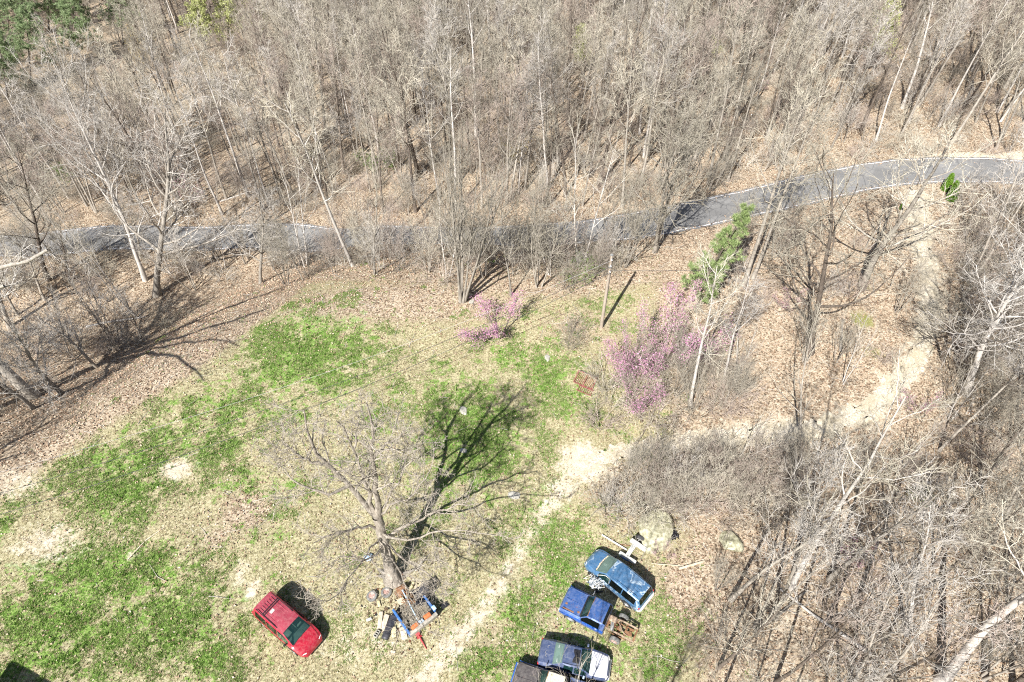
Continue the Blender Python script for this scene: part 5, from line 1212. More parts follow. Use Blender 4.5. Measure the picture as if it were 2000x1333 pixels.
# ------------------------------------------------------------------ the old tree in the yard
M['twig_old'] = mat_bark('old_tree_twigs', (0.22, 0.195, 0.16), (0.50, 0.45, 0.385), 0.1, 3.0)
def Z(px, py, z): return at_z(px, py, z)
def hero_tree():
    rg = np.random.default_rng(77)
    foot = P(768, 1132)
    e = empty('old_tree', foot - np.array([0, 0, .1]), 'largest bare tree, standing in the middle of the yard above a scrap heap', 'tree')
    def line(pts, n):
        w = np.array([foot if p is None else Z(*p) for p in pts]); d = np.r_[0, np.cumsum(np.linalg.norm(np.diff(w, axis=0), axis=1))]
        s = np.linspace(0, d[-1], n); q = np.stack([np.interp(s, d, w[:, i]) for i in range(3)], 1)
        q[1:-1] = q[1:-1] * .5 + (q[:-2] + q[2:]) * .25
        q[1:] += rg.normal(0, .06, (n - 1, 3)); return q - (foot - np.array([0, 0, .1]))
    def rad(a, b, n, flare=0): x = np.linspace(0, 1, n); return a + (b - a) * x ** .8 + flare * np.exp(-x * 14)
    tr = line([None, (762, 1105, 1.6), (748, 1052, 4.0), (738, 1008, 6.2)], 9); trr = rad(.38, .28, 9, .28)
    tm = tubes_to_mesh('old_trunk', [(tr[None], trr[None], 14, 0)], [M['bark_old']])
    e_t = link('trunk', tm, e)
    limbs = [([(740, 1014, 5.8), (705, 975, 7.6), (680, 950, 9.2), (640, 905, 11.2), (613, 880, 12.6), (600, 835, 14.6), (590, 800, 16.4)], .21, .035),
             ([(740, 1014, 5.8), (722, 980, 7.6), (712, 945, 9.6), (706, 915, 11.2), (690, 880, 13), (678, 850, 14.5), (660, 820, 16)], .16, .03),
             ([(741, 1018, 5.6), (736, 975, 8.0), (734, 940, 9.8), (730, 890, 12.4), (730, 850, 14.4), (720, 815, 16.2), (716, 790, 17.4)], .23, .035),
             ([(731, 895, 12), (745, 875, 13.2), (765, 862, 14), (785, 850, 15)], .10, .03),
             ([(738, 1008, 6.2), (765, 985, 7.2), (800, 975, 8.2), (830, 940, 9.2), (850, 890, 11)], .09, .02),
             ([(745, 1040, 4.6), (785, 1060, 5.4), (830, 1045, 6.2), (880, 1030, 7.2), (930, 1040, 7.8), (985, 1050, 8.0)], .09, .018),
             ([(752, 1065, 3.4), (735, 1085, 3.9), (710, 1098, 4.3), (680, 1085, 4.8), (650, 1100, 5.2)], .10, .025),
             ([(680, 950, 9.2), (650, 965, 9.6), (610, 958, 10.2), (570, 940, 11), (545, 905, 12)], .11, .025),
             ([(742, 1030, 5.0), (700, 1030, 6.2), (650, 1045, 7.2), (610, 1060, 7.6)], .11, .025),
             ([(750, 1060, 3.6), (800, 1100, 4.4), (840, 1120, 5.2), (860, 1165, 6.2)], .085, .02),
             ([(750, 1060, 3.6), (790, 1130, 4.6), (812, 1190, 6.0), (830, 1230, 7.0)], .07, .018),
             ([(745, 1045, 4.4), (690, 1120, 5.8), (655, 1170, 6.8), (600, 1185, 7.8)], .07, .018),
             ([(738, 1008, 6.2), (775, 950, 8.8), (800, 900, 10.5), (830, 860, 12)], .09, .02),
             ([(690, 880, 13), (700, 850, 14), (712, 830, 15)], .07, .02),
             ([(748, 1052, 4.0), (830, 1010, 6.4), (890, 985, 7.6), (935, 985, 8.2)], .12, .025),
             ([(640, 905, 11.2), (600, 900, 12), (565, 880, 13), (548, 850, 13.6)], .09, .02)]
    n = 12
    LP = np.stack([line(p, n) for p, a, b in limbs]); LR = np.stack([rad(a, b, n) for p, a, b in limbs])
    q1 = spawn(LP, LR, 10, .25, 1.0, 48, 16, A(2.5, .5, .1), 6, .17, .06, .55, .017, rg)
    q2 = spawn(q1[0], q1[1], 6, .15, 1.0, 44, 16, L(.48, .25), 4, .18, .04, .6, .014, rg)
    q3 = spawn(q2[0], q2[1], 5, .12, 1.0, 42, 16, L(.5, .2), 3, .18, .02, .65, .0095, rg)
    q4 = spawn(q3[0], q3[1], 2, .25, 1.0, 42, 16, L(.5, .2), 2, .15, .0, .7, .0065, rg)
    lm = tubes_to_mesh('old_limbs', [(LP, LR, 8, 0)], [M['bark_old']])
    cm = tubes_to_mesh('old_crown', [(q1[0], q1[1], 5, 0), (q2[0], q2[1], 4, 0), (q3[0], q3[1], 3, 0), (q4[0], q4[1], 3, 0)], [M['twig_old']])
    li = link('limbs', lm, e); link('crown', cm, e)
    # roots spreading at the foot
    az = rg.random(7) * 6.28; P0 = np.zeros((7, 3)); D = np.stack([np.cos(az), np.sin(az), -.15 * np.ones(7)], 1)
    P0[:, 2] = .35; rp = integrate(P0 + D * .3, D, np.full(7, 1.3), 4, .1, -.08, rg)
    link('roots', tubes_to_mesh('old_roots', [(rp, np.tile(np.linspace(.17, .04, 5), (7, 1)), 6, 0)], [M['bark']]), e)
hero_tree()

# ------------------------------------------------------------------ utility pole and its wires
pb = P(1174, 641); d = ray(1195, 499); t = (pb[0] * d[0] + pb[1] * d[1]) / (d[0] ** 2 + d[1] ** 2)
ptop = np.array([d[0] * t, d[1] * t, CAM_H + d[2] * t]); print('pole height', ptop[2] - pb[2])
pole = empty('utility_pole', pb, 'weathered wooden utility pole at the upper edge of the yard', 'utility pole')
ph = float(np.linalg.norm(ptop - pb)); pole.rotation_mode = 'QUATERNION'; pole.rotation_quaternion = Vector((0, 0, 1)).rotation_difference(Vector(ptop - pb).normalized())
prim(pole, 'shaft', 'pole_wood', lambda bm: tube_bm(bm, [(0, 0, -.4), (0, 0, ph * .3), (0, 0, ph * .7), (0, 0, ph)], [.145, .135, .115, .10], 14), 40)
prim(pole, 'pole_cap', 'steel_grey', lambda bm: (tube_bm(bm, [(0, 0, ph + .01), (0, 0, ph + .05)], .125, 14)))
def ins(x, z, nm='insulator'):
    prim(pole, nm, 'ceramic', lambda bm: [tube_bm(bm, [(x, -.16, z), (x, -.22, z), (x, -.28, z), (x, -.32, z)], [.03, .06, .045, .06], 10)])
for z in (ph - .25, ph - .9, ph - 1.5): ins(0, z)
prim(pole, 'wire_bracket', 'steel_grey', lambda bm: [box(bm, (0, -.12, z), (.08, .14, .05), .01) for z in (ph - .25, ph - .9, ph - 1.5)])
prim(pole, 'ground_wire', 'wire', lambda bm: tube_bm(bm, [(.13, -.05, .2), (.125, -.05, ph * .5), (.11, -.04, ph - .3)], .012, 5))
prim(pole, 'guy_clamp', 'steel_grey', lambda bm: tube_bm(bm, [(0, 0, ph - 1.2), (0, 0, ph - 1.1)], .145, 12))
def wire(name, a, b, sag, r, mat, label, group):
    a, b = np.array(a), np.array(b); n = 60; s = np.linspace(0, 1, n + 1)
    q = a + (b - a) * s[:, None]; q[:, 2] -= sag * 4 * s * (1 - s)
    me = tubes_to_mesh(name, [(q[None], np.full((1, n + 1), r), 6, 0)], [M[mat]])
    tag(link(name, me), label, 'wire', group)
u_ = (ptop - pb) / ph
def onpole(z): return pb + u_ * z + np.array([0, -.3, 0])
hsz = 6.5
wire('power_wire', onpole(ph - .25), at_z(-420, 1030, hsz + 1), 2.0, .008, 'wire_pale', 'pale thin overhead wire, uppermost of the three crossing the lawn', 'wires over the lawn')
wire('power_wire', onpole(ph - .9), at_z(-420, 1075, hsz), 2.4, .016, 'wire', 'grey overhead wire, middle of the three crossing the lawn', 'wires over the lawn')
wire('power_wire', onpole(ph - 1.5), at_z(-420, 1125, hsz - 1), 2.6, .018, 'wire', 'dark overhead wire, lowest of the three crossing the lawn', 'wires over the lawn')
wire('power_wire', onpole(ph - 1.3), at_z(2300, 430, 8), 1.6, .014, 'wire', 'dark wire running from the pole to the right over the drive', None)

# ------------------------------------------------------------------ scrap under the old tree
def thing_at(name, px, py, label, cat, rz=0.0, group=None, dz=0.0, rot=None):
    p = P(px, py); e = empty(name, (p[0], p[1], p[2] + dz), label, cat, group); e.rotation_euler = rot if rot else (0, 0, rz); return e
def solo(name, px, py, mat, fn, label, cat, rz=0.0, group=None, dz=0.0, rot=None, sharp=35):
    bm = bmesh.new(); fn(bm); p = P(px, py); o = bm_obj(name, bm, M[mat], None, sharp=sharp, loc=(p[0], p[1], p[2] + dz))
    o.rotation_euler = rot if rot else (0, 0, rz); return tag(o, label, cat, group)
def seg_board(name, a, b, w, h, mat, label, cat='board', dz=.03, group=None, tilt=0.0):
    """A board lying between two picture points."""
    A_, B_ = P(*a), P(*b); c = (A_ + B_) / 2; dd = B_ - A_
    bm = bmesh.new(); box(bm, (0, 0, 0), (float(np.linalg.norm(dd)), w, h), min(w, h) * .12)
    o = bm_obj(name, bm, M[mat], None, sharp=35, loc=(c[0], c[1], c[2] + h / 2 + dz)); o.rotation_euler = (0, tilt, math.atan2(dd[1], dd[0])); return tag(o, label, cat, group)
# the blue truck bed: local x along its length, y across
c0, c1, c2 = P(803, 1247), P(771, 1200), P(858, 1211)      # lower-left corner, upper end of the left side, lower right corner
ux = c1 - c0; lb_ = float(np.hypot(ux[0], ux[1])); uy = c2 - c0; wb_ = float(np.hypot(uy[0], uy[1])); ang = math.atan2(ux[1], ux[0])
print('bed', lb_, wb_, math.degrees(ang), math.degrees(math.atan2(uy[1], uy[0])))
wb_ = min(max(wb_, 1.7), 2.1); lb_ = max(lb_, 1.9)
bed = empty('truck_bed', (c0[0], c0[1], c0[2]), 'cut-off blue pickup cargo bed full of scrap lying below the old tree', 'truck bed'); bed.rotation_euler = (0, 0, ang)
sy = -1                                                     # the bed lies to the right of its left side
prim(bed, 'bed_floor', 'debris', lambda bm: (box(bm, (lb_ / 2, sy * wb_ / 2, .30), (lb_, wb_ - .1, .05), .01), [box(bm, (lb_ / 2, sy * wb_ * (j + .5) / 9, .335), (lb_ * .96, .07, .03), .008) for j in range(9)]))
prim(bed, 'side_wall', 'blue_steel', lambda bm: (box(bm, (lb_ / 2, 0, .46), (lb_, .09, .50), .03), box(bm, (lb_ / 2, 0, .72), (lb_, .14, .06), .025)))
prim(bed, 'side_wall', 'blue_steel', lambda bm: (box(bm, (lb_ * .55, sy * wb_, .46), (lb_ * .9, .09, .50), .03), box(bm, (lb_ * .55, sy * wb_, .72), (lb_ * .9, .14, .06), .025)))
prim(bed, 'front_wall', 'wood_grey', lambda bm: (box(bm, (0.0, sy * wb_ / 2, .44), (.10, wb_, .44), .02), box(bm, (.02, sy * wb_ / 2, .68), (.22, wb_ * 1.02, .05), .015)))
prim(bed, 'wheel_well', 'debris', lambda bm: [box(bm, (lb_ * .55, sy * y, .44), (.8, .24, .24), .08, None, 3) for y in (.20, wb_ - .20)])
prim(bed, 'corner_post', 'blue_light', lambda bm: box(bm, (.38, sy * (wb_ + .05), .77), (.30, .22, .05), .02))
def in_bed(x, y, z): 
    c, s = math.cos(ang), math.sin(ang); return (c0[0] + x * c - sy * y * s, c0[1] + x * s + sy * y * c, c0[2] + z)
def bed_item(name, x, y, z, mat, fn, label, cat, rz=0.0, tilt=0.0, group=None):
    bm = bmesh.new(); fn(bm); o = bm_obj(name, bm, M[mat], None, sharp=35, loc=in_bed(x, y, z)); o.rotation_euler = (0, tilt, ang + rz); return tag(o, label, cat, group)
bed_item('rusty_channel', .20, .50, .73, 'orange', lambda bm: (box(bm, (0, 0, 0), (.24, .52, .03), .008), box(bm, (.11, 0, .05), (.03, .52, .1), .008), box(bm, (-.11, 0, .05), (.03, .52, .1), .008)), 'rust-orange metal channel on the near edge of the blue bed, left piece', 'scrap metal', .05)
bed_item('rusty_channel', .22, 1.42, .73, 'orange', lambda bm: (box(bm, (0, 0, 0), (.26, .46, .03), .008), box(bm, (.12, 0, .05), (.03, .46, .1), .008), box(bm, (-.12, 0, .05), (.03, .46, .1), .008)), 'rust-orange metal channel on the near edge of the blue bed, right piece', 'scrap metal', -.06)
bed_item('plastic_tray', .20, .96, .74, 'blue_light', lambda bm: (box(bm, (0, 0, 0), (.22, .30, .03), .02, None, 3), box(bm, (0, 0, .02), (.16, .22, .02), .01)), 'light blue plastic lid between the two rust-orange channels', 'plastic lid', .1)
bed_item('striped_pole', 1.25, .95, .62, 'blue_light', lambda bm: (tube_bm(bm, [(-1.25, 0, -.05), (1.25, 0, .12)], .035, 8), box(bm, (1.25, 0, .12), (.1, .1, .1), .02)), 'long pale blue pole lying lengthwise across the blue bed', 'pole', -.12)
bed_item('metal_can', .32, .22, .42, 'steel_grey', lambda bm: (tube_bm(bm, [(-.14, 0, 0), (.14, 0, 0)], .09, 12), tube_bm(bm, [(.14, 0, 0), (.16, 0, 0)], .095, 12)), 'small grey can lying in the near left corner of the blue bed', 'can', .7)
bed_item('engine_part', 1.3, 1.62, .50, 'black', lambda bm: (box(bm, (0, 0, 0), (.5, .35, .3), .05), tube_bm(bm, [(-.2, -.1, .15), (.1, .05, .28), (.3, .1, .1)], .05, 8), box(bm, (.1, .2, .1), (.2, .2, .3), .04)), 'black engine part inside the blue bed by its right wall', 'engine part', .4)
bed_item('leaf_pile', .95, .38, .36, 'debris', lambda bm: [box(bm, (random.gauss(0, .32), random.gauss(0, .2), abs(random.gauss(0, .03))), (.16, .1, .03), 0, Matrix.Rotation(random.random() * 6, 3, 'Z') @ Matrix.Rotation(random.gauss(0, .3), 3, 'X')) for _ in range(90)], 'heap of dead leaves and twigs inside the left half of the blue bed', 'leaf heap')
bed_item('tangled_pipes', 1.75, 1.05, .45, 'rust', lambda bm: [tube_bm(bm, [(random.uniform(-.5, .5), random.uniform(-.45, .45), random.uniform(0, .15)), (random.uniform(-.3, .3), random.uniform(-.3, .3), random.uniform(.1, .35)), (random.uniform(-.5, .5), random.uniform(-.45, .45), random.uniform(0, .15))], .025, 6) for _ in range(12)], 'tangle of rusty pipes at the far end of the blue bed', 'scrap pipes')
# pieces around it
def tyre_lying(px, py, tilt, label):
    e = thing_at('loose_wheel', px, py, label, 'wheel', random.random() * 6, dz=.11)
    e.rotation_euler = (tilt[0], tilt[1], 0); add_wheel(e, (0, 0, 0), .34, .22, 1, 'rim_rust', 'tyre_grey', 'tyre', flat=True)
tyre_lying(727, 1166, (.06, -.05), 'left of two old wheels lying flat under the big tree')
tyre_lying(755, 1159, (-.05, .08), 'right of two old wheels lying flat under the big tree, with rusty rim')
seg_board('board', (745, 1196), (741, 1229), .24, .09, 'wood', 'weathered pale board, leftmost beside the blue bed')
seg_board('board', (757, 1202), (746, 1232), .30, .08, 'wood', 'broad weathered board leaning beside the black trough', tilt=.06)
seg_board('board', (769, 1226), (770, 1246), .28, .10, 'wood_y', 'short yellowish board right of the black trough')
seg_board('board', (784, 1216), (791, 1250), .36, .06, 'wood', 'wide pale board just left of the blue bed')
seg_board('board', (716, 1213), (726, 1209), .16, .08, 'white_old', 'little white board lying alone left of the scrap heap')
seg_board('board', (739, 1175), (742, 1186), .16, .08, 'wood_y', 'small tan board near the two old wheels')
seg_board('board', (815, 1112), (832, 1092), .10, .06, 'wood', 'thin board leaning at the foot of the big tree, upper one', tilt=-.15, dz=.2)
seg_board('board', (812, 1118), (826, 1100), .10, .06, 'wood_grey', 'thin grey board leaning at the foot of the big tree, lower one', tilt=-.15, dz=.2)
seg_board('board', (779, 1180), (790, 1172), .40, .14, 'wood', 'thick pale board at the upper left corner of the blue bed')
seg_board('board', (862, 1188), (874, 1180), .3, .08, 'black', 'dark flat piece sticking out right of the blue bed', cat='scrap')
def trough(bm):
    k = 14; L_ = 1.5; r0 = .24
    rows = []
    for i, x in enumerate((-L_ / 2, -L_ / 2 + .08, L_ / 2 - .08, L_ / 2)):
        rr_ = r0 * (.75 if i in (0, 3) else 1)
        rows.append([bm.verts.new((x, rr_ * math.cos(math.pi * j / k), rr_ * math.sin(math.pi * j / k))) for j in range(k + 1)])
    for a, b in zip(rows[:-1], rows[1:]):
        for j in range(k): bm.faces.new((a[j], a[j + 1], b[j + 1], b[j]))
    bm.faces.new(rows[0]); bm.faces.new(rows[-1][::-1])
    for x in (-.4, 0, .4): tube_bm(bm, [(x, (r0 + .01) * math.cos(a), (r0 + .01) * math.sin(a)) for a in np.linspace(0.05, 3.09, 12)], .015, 5)
    bmesh.ops.recalc_face_normals(bm, faces=bm.faces)
a_, b_ = P(770, 1206), P(755, 1241)
solo('black_trough', 761, 1226, 'tarp', trough, 'upturned black half-barrel between the boards left of the blue bed', 'trough', math.atan2(b_[1] - a_[1], b_[0] - a_[0]), dz=.02)
def block(bm):
    box(bm, (0, 0, .10), (.40, .20, .20), .012)
cb = thing_at('concrete_block', 737, 1240, 'white concrete block with three dark holes below the leftmost board', 'concrete block', R(62))
prim(cb, 'block_shell', 'concrete', lambda bm: (box(bm, (0, .105, .11), (.46, .05, .22), .008), box(bm, (0, -.105, .11), (.46, .05, .22), .008), [box(bm, (x, 0, .11), (.045, .164, .219), .006) for x in (-.207, -.069, .069, .207)]))
prim(cb, 'hole_shade', 'black', lambda bm: box(bm, (0, 0, .04), (.40, .155, .06), .004))  # black slab standing in for the shade down in the hollow cells
def broom(bm): tube_bm(bm, [(-.75, 0, .05), (.6, 0, .07)], .02, 8); box(bm, (-.80, 0, .06), (.12, .30, .08), .02); [tube_bm(bm, [(-.85, y, .05), (-.98, y * 1.2, .03)], .012, 4) for y in np.linspace(-.14, .14, 12)]
a_, b_ = P(771, 1262), P(781, 1230)
solo('push_broom', 776, 1247, 'wood', broom, 'old push broom lying with its head away from the scrap heap', 'broom', math.atan2(b_[1] - a_[1], b_[0] - a_[0]))
def jack(bm): tube_bm(bm, [(-.45, 0, .1), (.1, 0, .12), (.75, .02, .06)], [.04, .05, .02], 8); box(bm, (-.35, 0, .12), (.34, .26, .2), .04); tube_bm(bm, [(-.45, -.18, .07), (-.45, .18, .07)], .06, 10); tube_bm(bm, [(-.1, -.14, .06), (-.1, .14, .06)], .05, 10)
a_, b_ = P(818, 1244), P(828, 1262)
solo('floor_jack', 821, 1248, 'red_paint', jack, 'red floor jack sticking out under the near edge of the blue bed', 'jack', math.atan2(b_[1] - a_[1], b_[0] - a_[0]))
def bag(bm):
    bmesh.ops.create_icosphere(bm, subdivisions=3, radius=.24)
    for v in bm.verts: v.co = Vector((v.co.x * 1.3, v.co.y, v.co.z * .6)) * (1 + random.gauss(0, .10))
solo('plastic_bag', 720, 1090, 'blue_light', bag, 'crumpled pale blue plastic bag on the ground left of the big tree', 'plastic bag', .3, dz=.1)
solo('orange_bucket', 783, 1127, 'orange', lambda bm: (tube_bm(bm, [(0, 0, 0), (0, 0, .34)], [.13, .16], 16), tube_bm(bm, [(0, 0, .33), (0, 0, .36)], .17, 16), tube_bm(bm, [(.16 * math.cos(a), .16 * math.sin(a), .34 + .1 * math.sin(a)) for a in np.linspace(0, 3.14, 9)], .01, 5)), 'orange bucket at the foot of the big tree', 'bucket')
def engine(bm):
    box(bm, (0, 0, .28), (.62, .48, .46), .06, None, 2, .01); box(bm, (.1, 0, .56), (.4, .3, .14), .04); tube_bm(bm, [(-.3, .3, .2), (.3, .32, .3)], .07, 8); tube_bm(bm, [(-.36, 0, .3), (-.46, 0, .3)], .18, 14); [tube_bm(bm, [(x, -.24, .4), (x + .03, -.4, .3)], .05, 8) for x in (-.2, 0, .2)]
solo('rusty_engine', 786, 1158, 'rust', engine, 'rusty orange engine block between the wheels and the blue bed', 'engine', .5)
for i, (x, y) in enumerate([(806, 1145), (813, 1150), (820, 1146), (810, 1158), (818, 1160), (825, 1153), (802, 1153)]):
    solo('firewood_log', x, y, 'wood' if i % 2 else 'wood_y', lambda bm: (tube_bm(bm, [(-.22, 0, .09), (0, .01, .095), (.22, 0, .09)], [.085, .095, .088], 10)), 'short split log in the little pile above the blue bed', 'log', 1.4 + random.gauss(0, .25), 'logs piled above the blue bed', dz=.0 if i < 4 else .12)
def rack(bm):
    for x in (-.5, .5):
        for y in (-.3, .3): bar(bm, (x, y, 0), (x, y, 1.0), .05, .05)
    for z in (.3, .95):
        for y in (-.3, .3): bar(bm, (-.5, y, z), (.5, y, z), .05, .05)
        for x in (-.5, .5): bar(bm, (x, -.3, z), (x, .3, z), .05, .05)
    box(bm, (0, 0, .62), (.9, .5, .5), .03, None, 2, .01); box(bm, (.1, .05, 1.02), (.6, .4, .06), .02)
solo('metal_rack', 826, 1166, 'tarp', rack, 'black metal rack standing between the log pile and the blue bed', 'rack', .6)

# small pale scraps on the lawn
def scrap(bm, s=.3):
    bmesh.ops.create_icosphere(bm, subdivisions=2, radius=s)
    for v in bm.verts: v.co = Vector((v.co.x * 1.5, v.co.y, max(v.co.z * .35, -.05))) * (1 + random.gauss(0, .12))
for px, py, s, lb2 in [(1069, 700, .26, 'white scrap on the lawn near the upper right end'), (905, 803, .28, 'flat pale stone in the shadow of the big tree, upper one'), (906, 881, .18, 'small white stone in the shadow of the big tree, lower one'), (1004, 968, .30, 'jagged pale stone right of the big tree shadow'), (921, 590, .20, 'white scrap at the foot of the many-stemmed clump')]:
    solo('pale_stone', px, py, 'concrete', lambda bm: scrap(bm, s), lb2, 'stone', random.random() * 3, dz=.03)
a_, b_ = P(251, 1093), P(312, 1035)
seg_board('fallen_stick', (250, 1094), (282, 1060), .07, .05, 'wood', 'pale stick lying in the grass at the left, lower half', 'stick')
seg_board('fallen_stick', (284, 1058), (322, 1030), .06, .05, 'wood', 'pale stick lying in the grass at the left, upper half', 'stick')
seg_board('fallen_stick', (1272, 1102), (1335, 1106), .05, .05, 'wood', 'long pale fallen stick right of the wrecked minivan', 'stick')
seg_board('fallen_log', (1325, 1113), (1376, 1097), .13, .11, 'wood', 'pale fallen branch lying right of the boulder', 'branch')

# rusty red rack at the thicket edge
rk = thing_at('iron_garden_rack', 1142, 748, 'rusty red iron rack with bars at the edge of the lawn below the pole', 'iron rack', R(-28))
prim(rk, 'frame', 'red_rust', lambda bm: [bar(bm, a, b, .06, .06, .01) for a, b in (((-.8, -.4, .1), (.8, -.4, .1)), ((-.8, .5, .55), (.8, .5, .55)), ((-.8, -.4, .1), (-.8, .5, .55)), ((.8, -.4, .1), (.8, .5, .55)), ((-.8, .5, 0), (-.8, .5, .55)), ((.8, .5, 0), (.8, .5, .55)), ((0, -.4, .1), (0, .5, .55)))])
prim(rk, 'bars', 'red_rust', lambda bm: [bar(bm, (x, -.4, .1), (x, .5, .55), .03, .03) for x in np.linspace(-.7, .7, 11)])
prim(rk, 'lower_panel', 'red_rust', lambda bm: ([bar(bm, (x, -1.0, .06), (x, -.5, .10), .035, .03) for x in np.linspace(-.2, .9, 8)], bar(bm, (-.3, -1.0, .06), (1.0, -1.0, .06), .05, .05), bar(bm, (-.3, -.5, .1), (1.0, -.5, .1), .05, .05)))

# trailer tongue by the wrecked van, boulder, plastic sheet
def two(a, b, dz=.0): A_, B_ = P(*a), P(*b); return A_ + np.array([0, 0, dz]), B_ + np.array([0, 0, dz])
tf = thing_at('trailer_frame', 1226, 1078, 'old white T-shaped trailer frame with one wheel between the boulder and the wrecked minivan', 'trailer frame')
o_ = P(1226, 1078)
def loc(px, py, z): q = P(px, py); return (q[0] - o_[0], q[1] - o_[1], q[2] - o_[2] + z)
prim(tf, 'rear_beam', 'white_old', lambda bm: bar(bm, loc(1208, 1085, .42), loc(1240, 1105, .42), .26, .14, .02))
prim(tf, 'tongue', 'white_old', lambda bm: (bar(bm, loc(1222, 1092, .40), loc(1236, 1070, .44), .22, .12, .02), bar(bm, loc(1226, 1093, .40), loc(1240, 1073, .44), .06, .2, .01)))
prim(tf, 'front_beam', 'white_old', lambda bm: bar(bm, loc(1230, 1061, .48), loc(1260, 1081, .48), .30, .16, .02))
w_ = add_wheel(tf, loc(1249, 1057, .36), .36, .22, -1, 'rim', 'rubber', 'wheel'); w_.rotation_euler = (R(12), 0, R(-32))
prim(tf, 'hub', 'steel_grey', lambda bm: tube_bm(bm, [loc(1240, 1068, .4), loc(1249, 1057, .38)], .05, 8))
prim(tf, 'fender_bracket', 'black', lambda bm: box(bm, loc(1256, 1066, .3), (.3, .3, .2), .05, Matrix.Rotation(-.6, 3, 'Z')))
prim(tf, 'spindle', 'blue_steel', lambda bm: (tube_bm(bm, [loc(1210, 1088, .3), loc(1228, 1098, .35)], .10, 10), box(bm, loc(1222, 1094, .35), (.5, .35, .12), .05, Matrix.Rotation(-.5, 3, 'Z'))))
seg_board('white_post', (1175, 1046), (1224, 1076), .09, .09, 'white_old', 'long white post lying beside the trailer frame', 'post', dz=.06)
seg_board('thin_rod', (1208, 1064), (1230, 1067), .04, .04, 'rust', 'thin rusty rod beside the white post', 'rod')
def boulder(bm, sx, sy_, sz, seed, sub=4):
    bmesh.ops.create_icosphere(bm, subdivisions=sub, radius=1)
    r_ = np.random.default_rng(seed); pl = [unit(r_.normal(0, 1, 3)) for _ in range(9)]; of = r_.uniform(.62, .9, 9)
    from mathutils import noise as mn
    for v in bm.verts:
        c = np.array(v.co)
        for p_, o in zip(pl, of):
            dd = c @ p_ - o
            if dd > 0: c = c - p_ * dd * .97
        v.co = Vector(c * (1 + .07 * mn.fractal(Vector(c * 1.6 + seed), 1, 2, 4)))
        v.co = Vector((v.co.x * sx, v.co.y * sy_, v.co.z * sz))
solo('boulder', 1280, 1040, 'rock', lambda bm: boulder(bm, 1.35, 1.75, .75, 3), 'big mossy boulder with pale lichen above the wrecked minivan', 'boulder', -.5, dz=.1, sharp=28)
solo('boulder', 1428, 1062, 'rock', lambda bm: boulder(bm, .75, .9, .5, 12), 'smaller mossy rock among brush right of the big boulder', 'boulder', .4, dz=.1, sharp=28)
def sheet(bm, sx, sy_, seed):
    r_ = np.random.default_rng(seed); n = 18
    from mathutils import noise as mn
    g = [[bm.verts.new(((i / (n - 1) - .5) * sx * (1 + .15 * math.sin(j)), (j / (n - 1) - .5) * sy_ * (1 + .15 * math.cos(i * 1.3)), .16 + .22 * mn.noise(Vector((i * .35, j * .35, seed))) + r_.normal(0, .015))) for j in range(n)] for i in range(n)]
    for i in range(n - 1):
        for j in range(n - 1): bm.faces.new((g[i][j], g[i + 1][j], g[i + 1][j + 1], g[i][j + 1]))
    bmesh.ops.solidify(bm, geom=list(bm.faces), thickness=.008)
solo('plastic_sheet', 1280, 1064, 'tarp', lambda bm: sheet(bm, 1.0, .7, 2), 'crumpled black plastic sheet against the near side of the big boulder', 'plastic sheet', .3, sharp=60)
solo('plastic_sheet', 1311, 1044, 'tarp', lambda bm: sheet(bm, .7, .9, 5), 'dark plastic sheet at the right side of the big boulder', 'plastic sheet', .3, sharp=60)
solo('cut_stump', 1530, 925, 'bark_dark', lambda bm: [tube_bm(bm, [(random.gauss(0, .25), random.gauss(0, .25), 0), (random.gauss(0, .5), random.gauss(0, .5), .9 + random.random() * .6)], [.08, .04], 7) for _ in range(8)], 'dark cluster of broken stems below the gravel curve', 'stump')

def house():
    # the house below the left corner of the photo: only its roof's shadow reaches the lawn
    e = empty('house', (-28.6, 4.75, hz(-28.6, 4.75)), 'grey-roofed house below the bottom left corner of the photo', 'house'); e.rotation_euler = (0, 0, R(-21))
    prim(e, 'wall', 'siding', lambda bm: box(bm, (0, 0, 1.9), (8.0, 6.0, 3.8), .02))
    def roof(bm):
        for s in (1, -1):
            v = [(-4.4, s * 3.5, 3.75), (4.4, s * 3.5, 3.75), (4.4, 0, 5.6), (-4.4, 0, 5.6)]
            bm.faces.new([bm.verts.new(p) for p in (v if s < 0 else v[::-1])])
        bmesh.ops.remove_doubles(bm, verts=bm.verts, dist=1e-4); bmesh.ops.solidify(bm, geom=list(bm.faces), thickness=.15)
    prim(e, 'roof', 'shingle', roof)
    for x in (-2.4, 0, 2.4):
        w_ = prim(e, 'window', 'white_old', lambda bm: [box(bm, (x, -3.03, 1.7), (.95, .05, 1.25), .01)])
        bm = bmesh.new(); box(bm, (x, -3.062, 1.7), (.8, .02, 1.1), .004); bm_obj('pane', bm, M['glass_dark'], w_)
house()

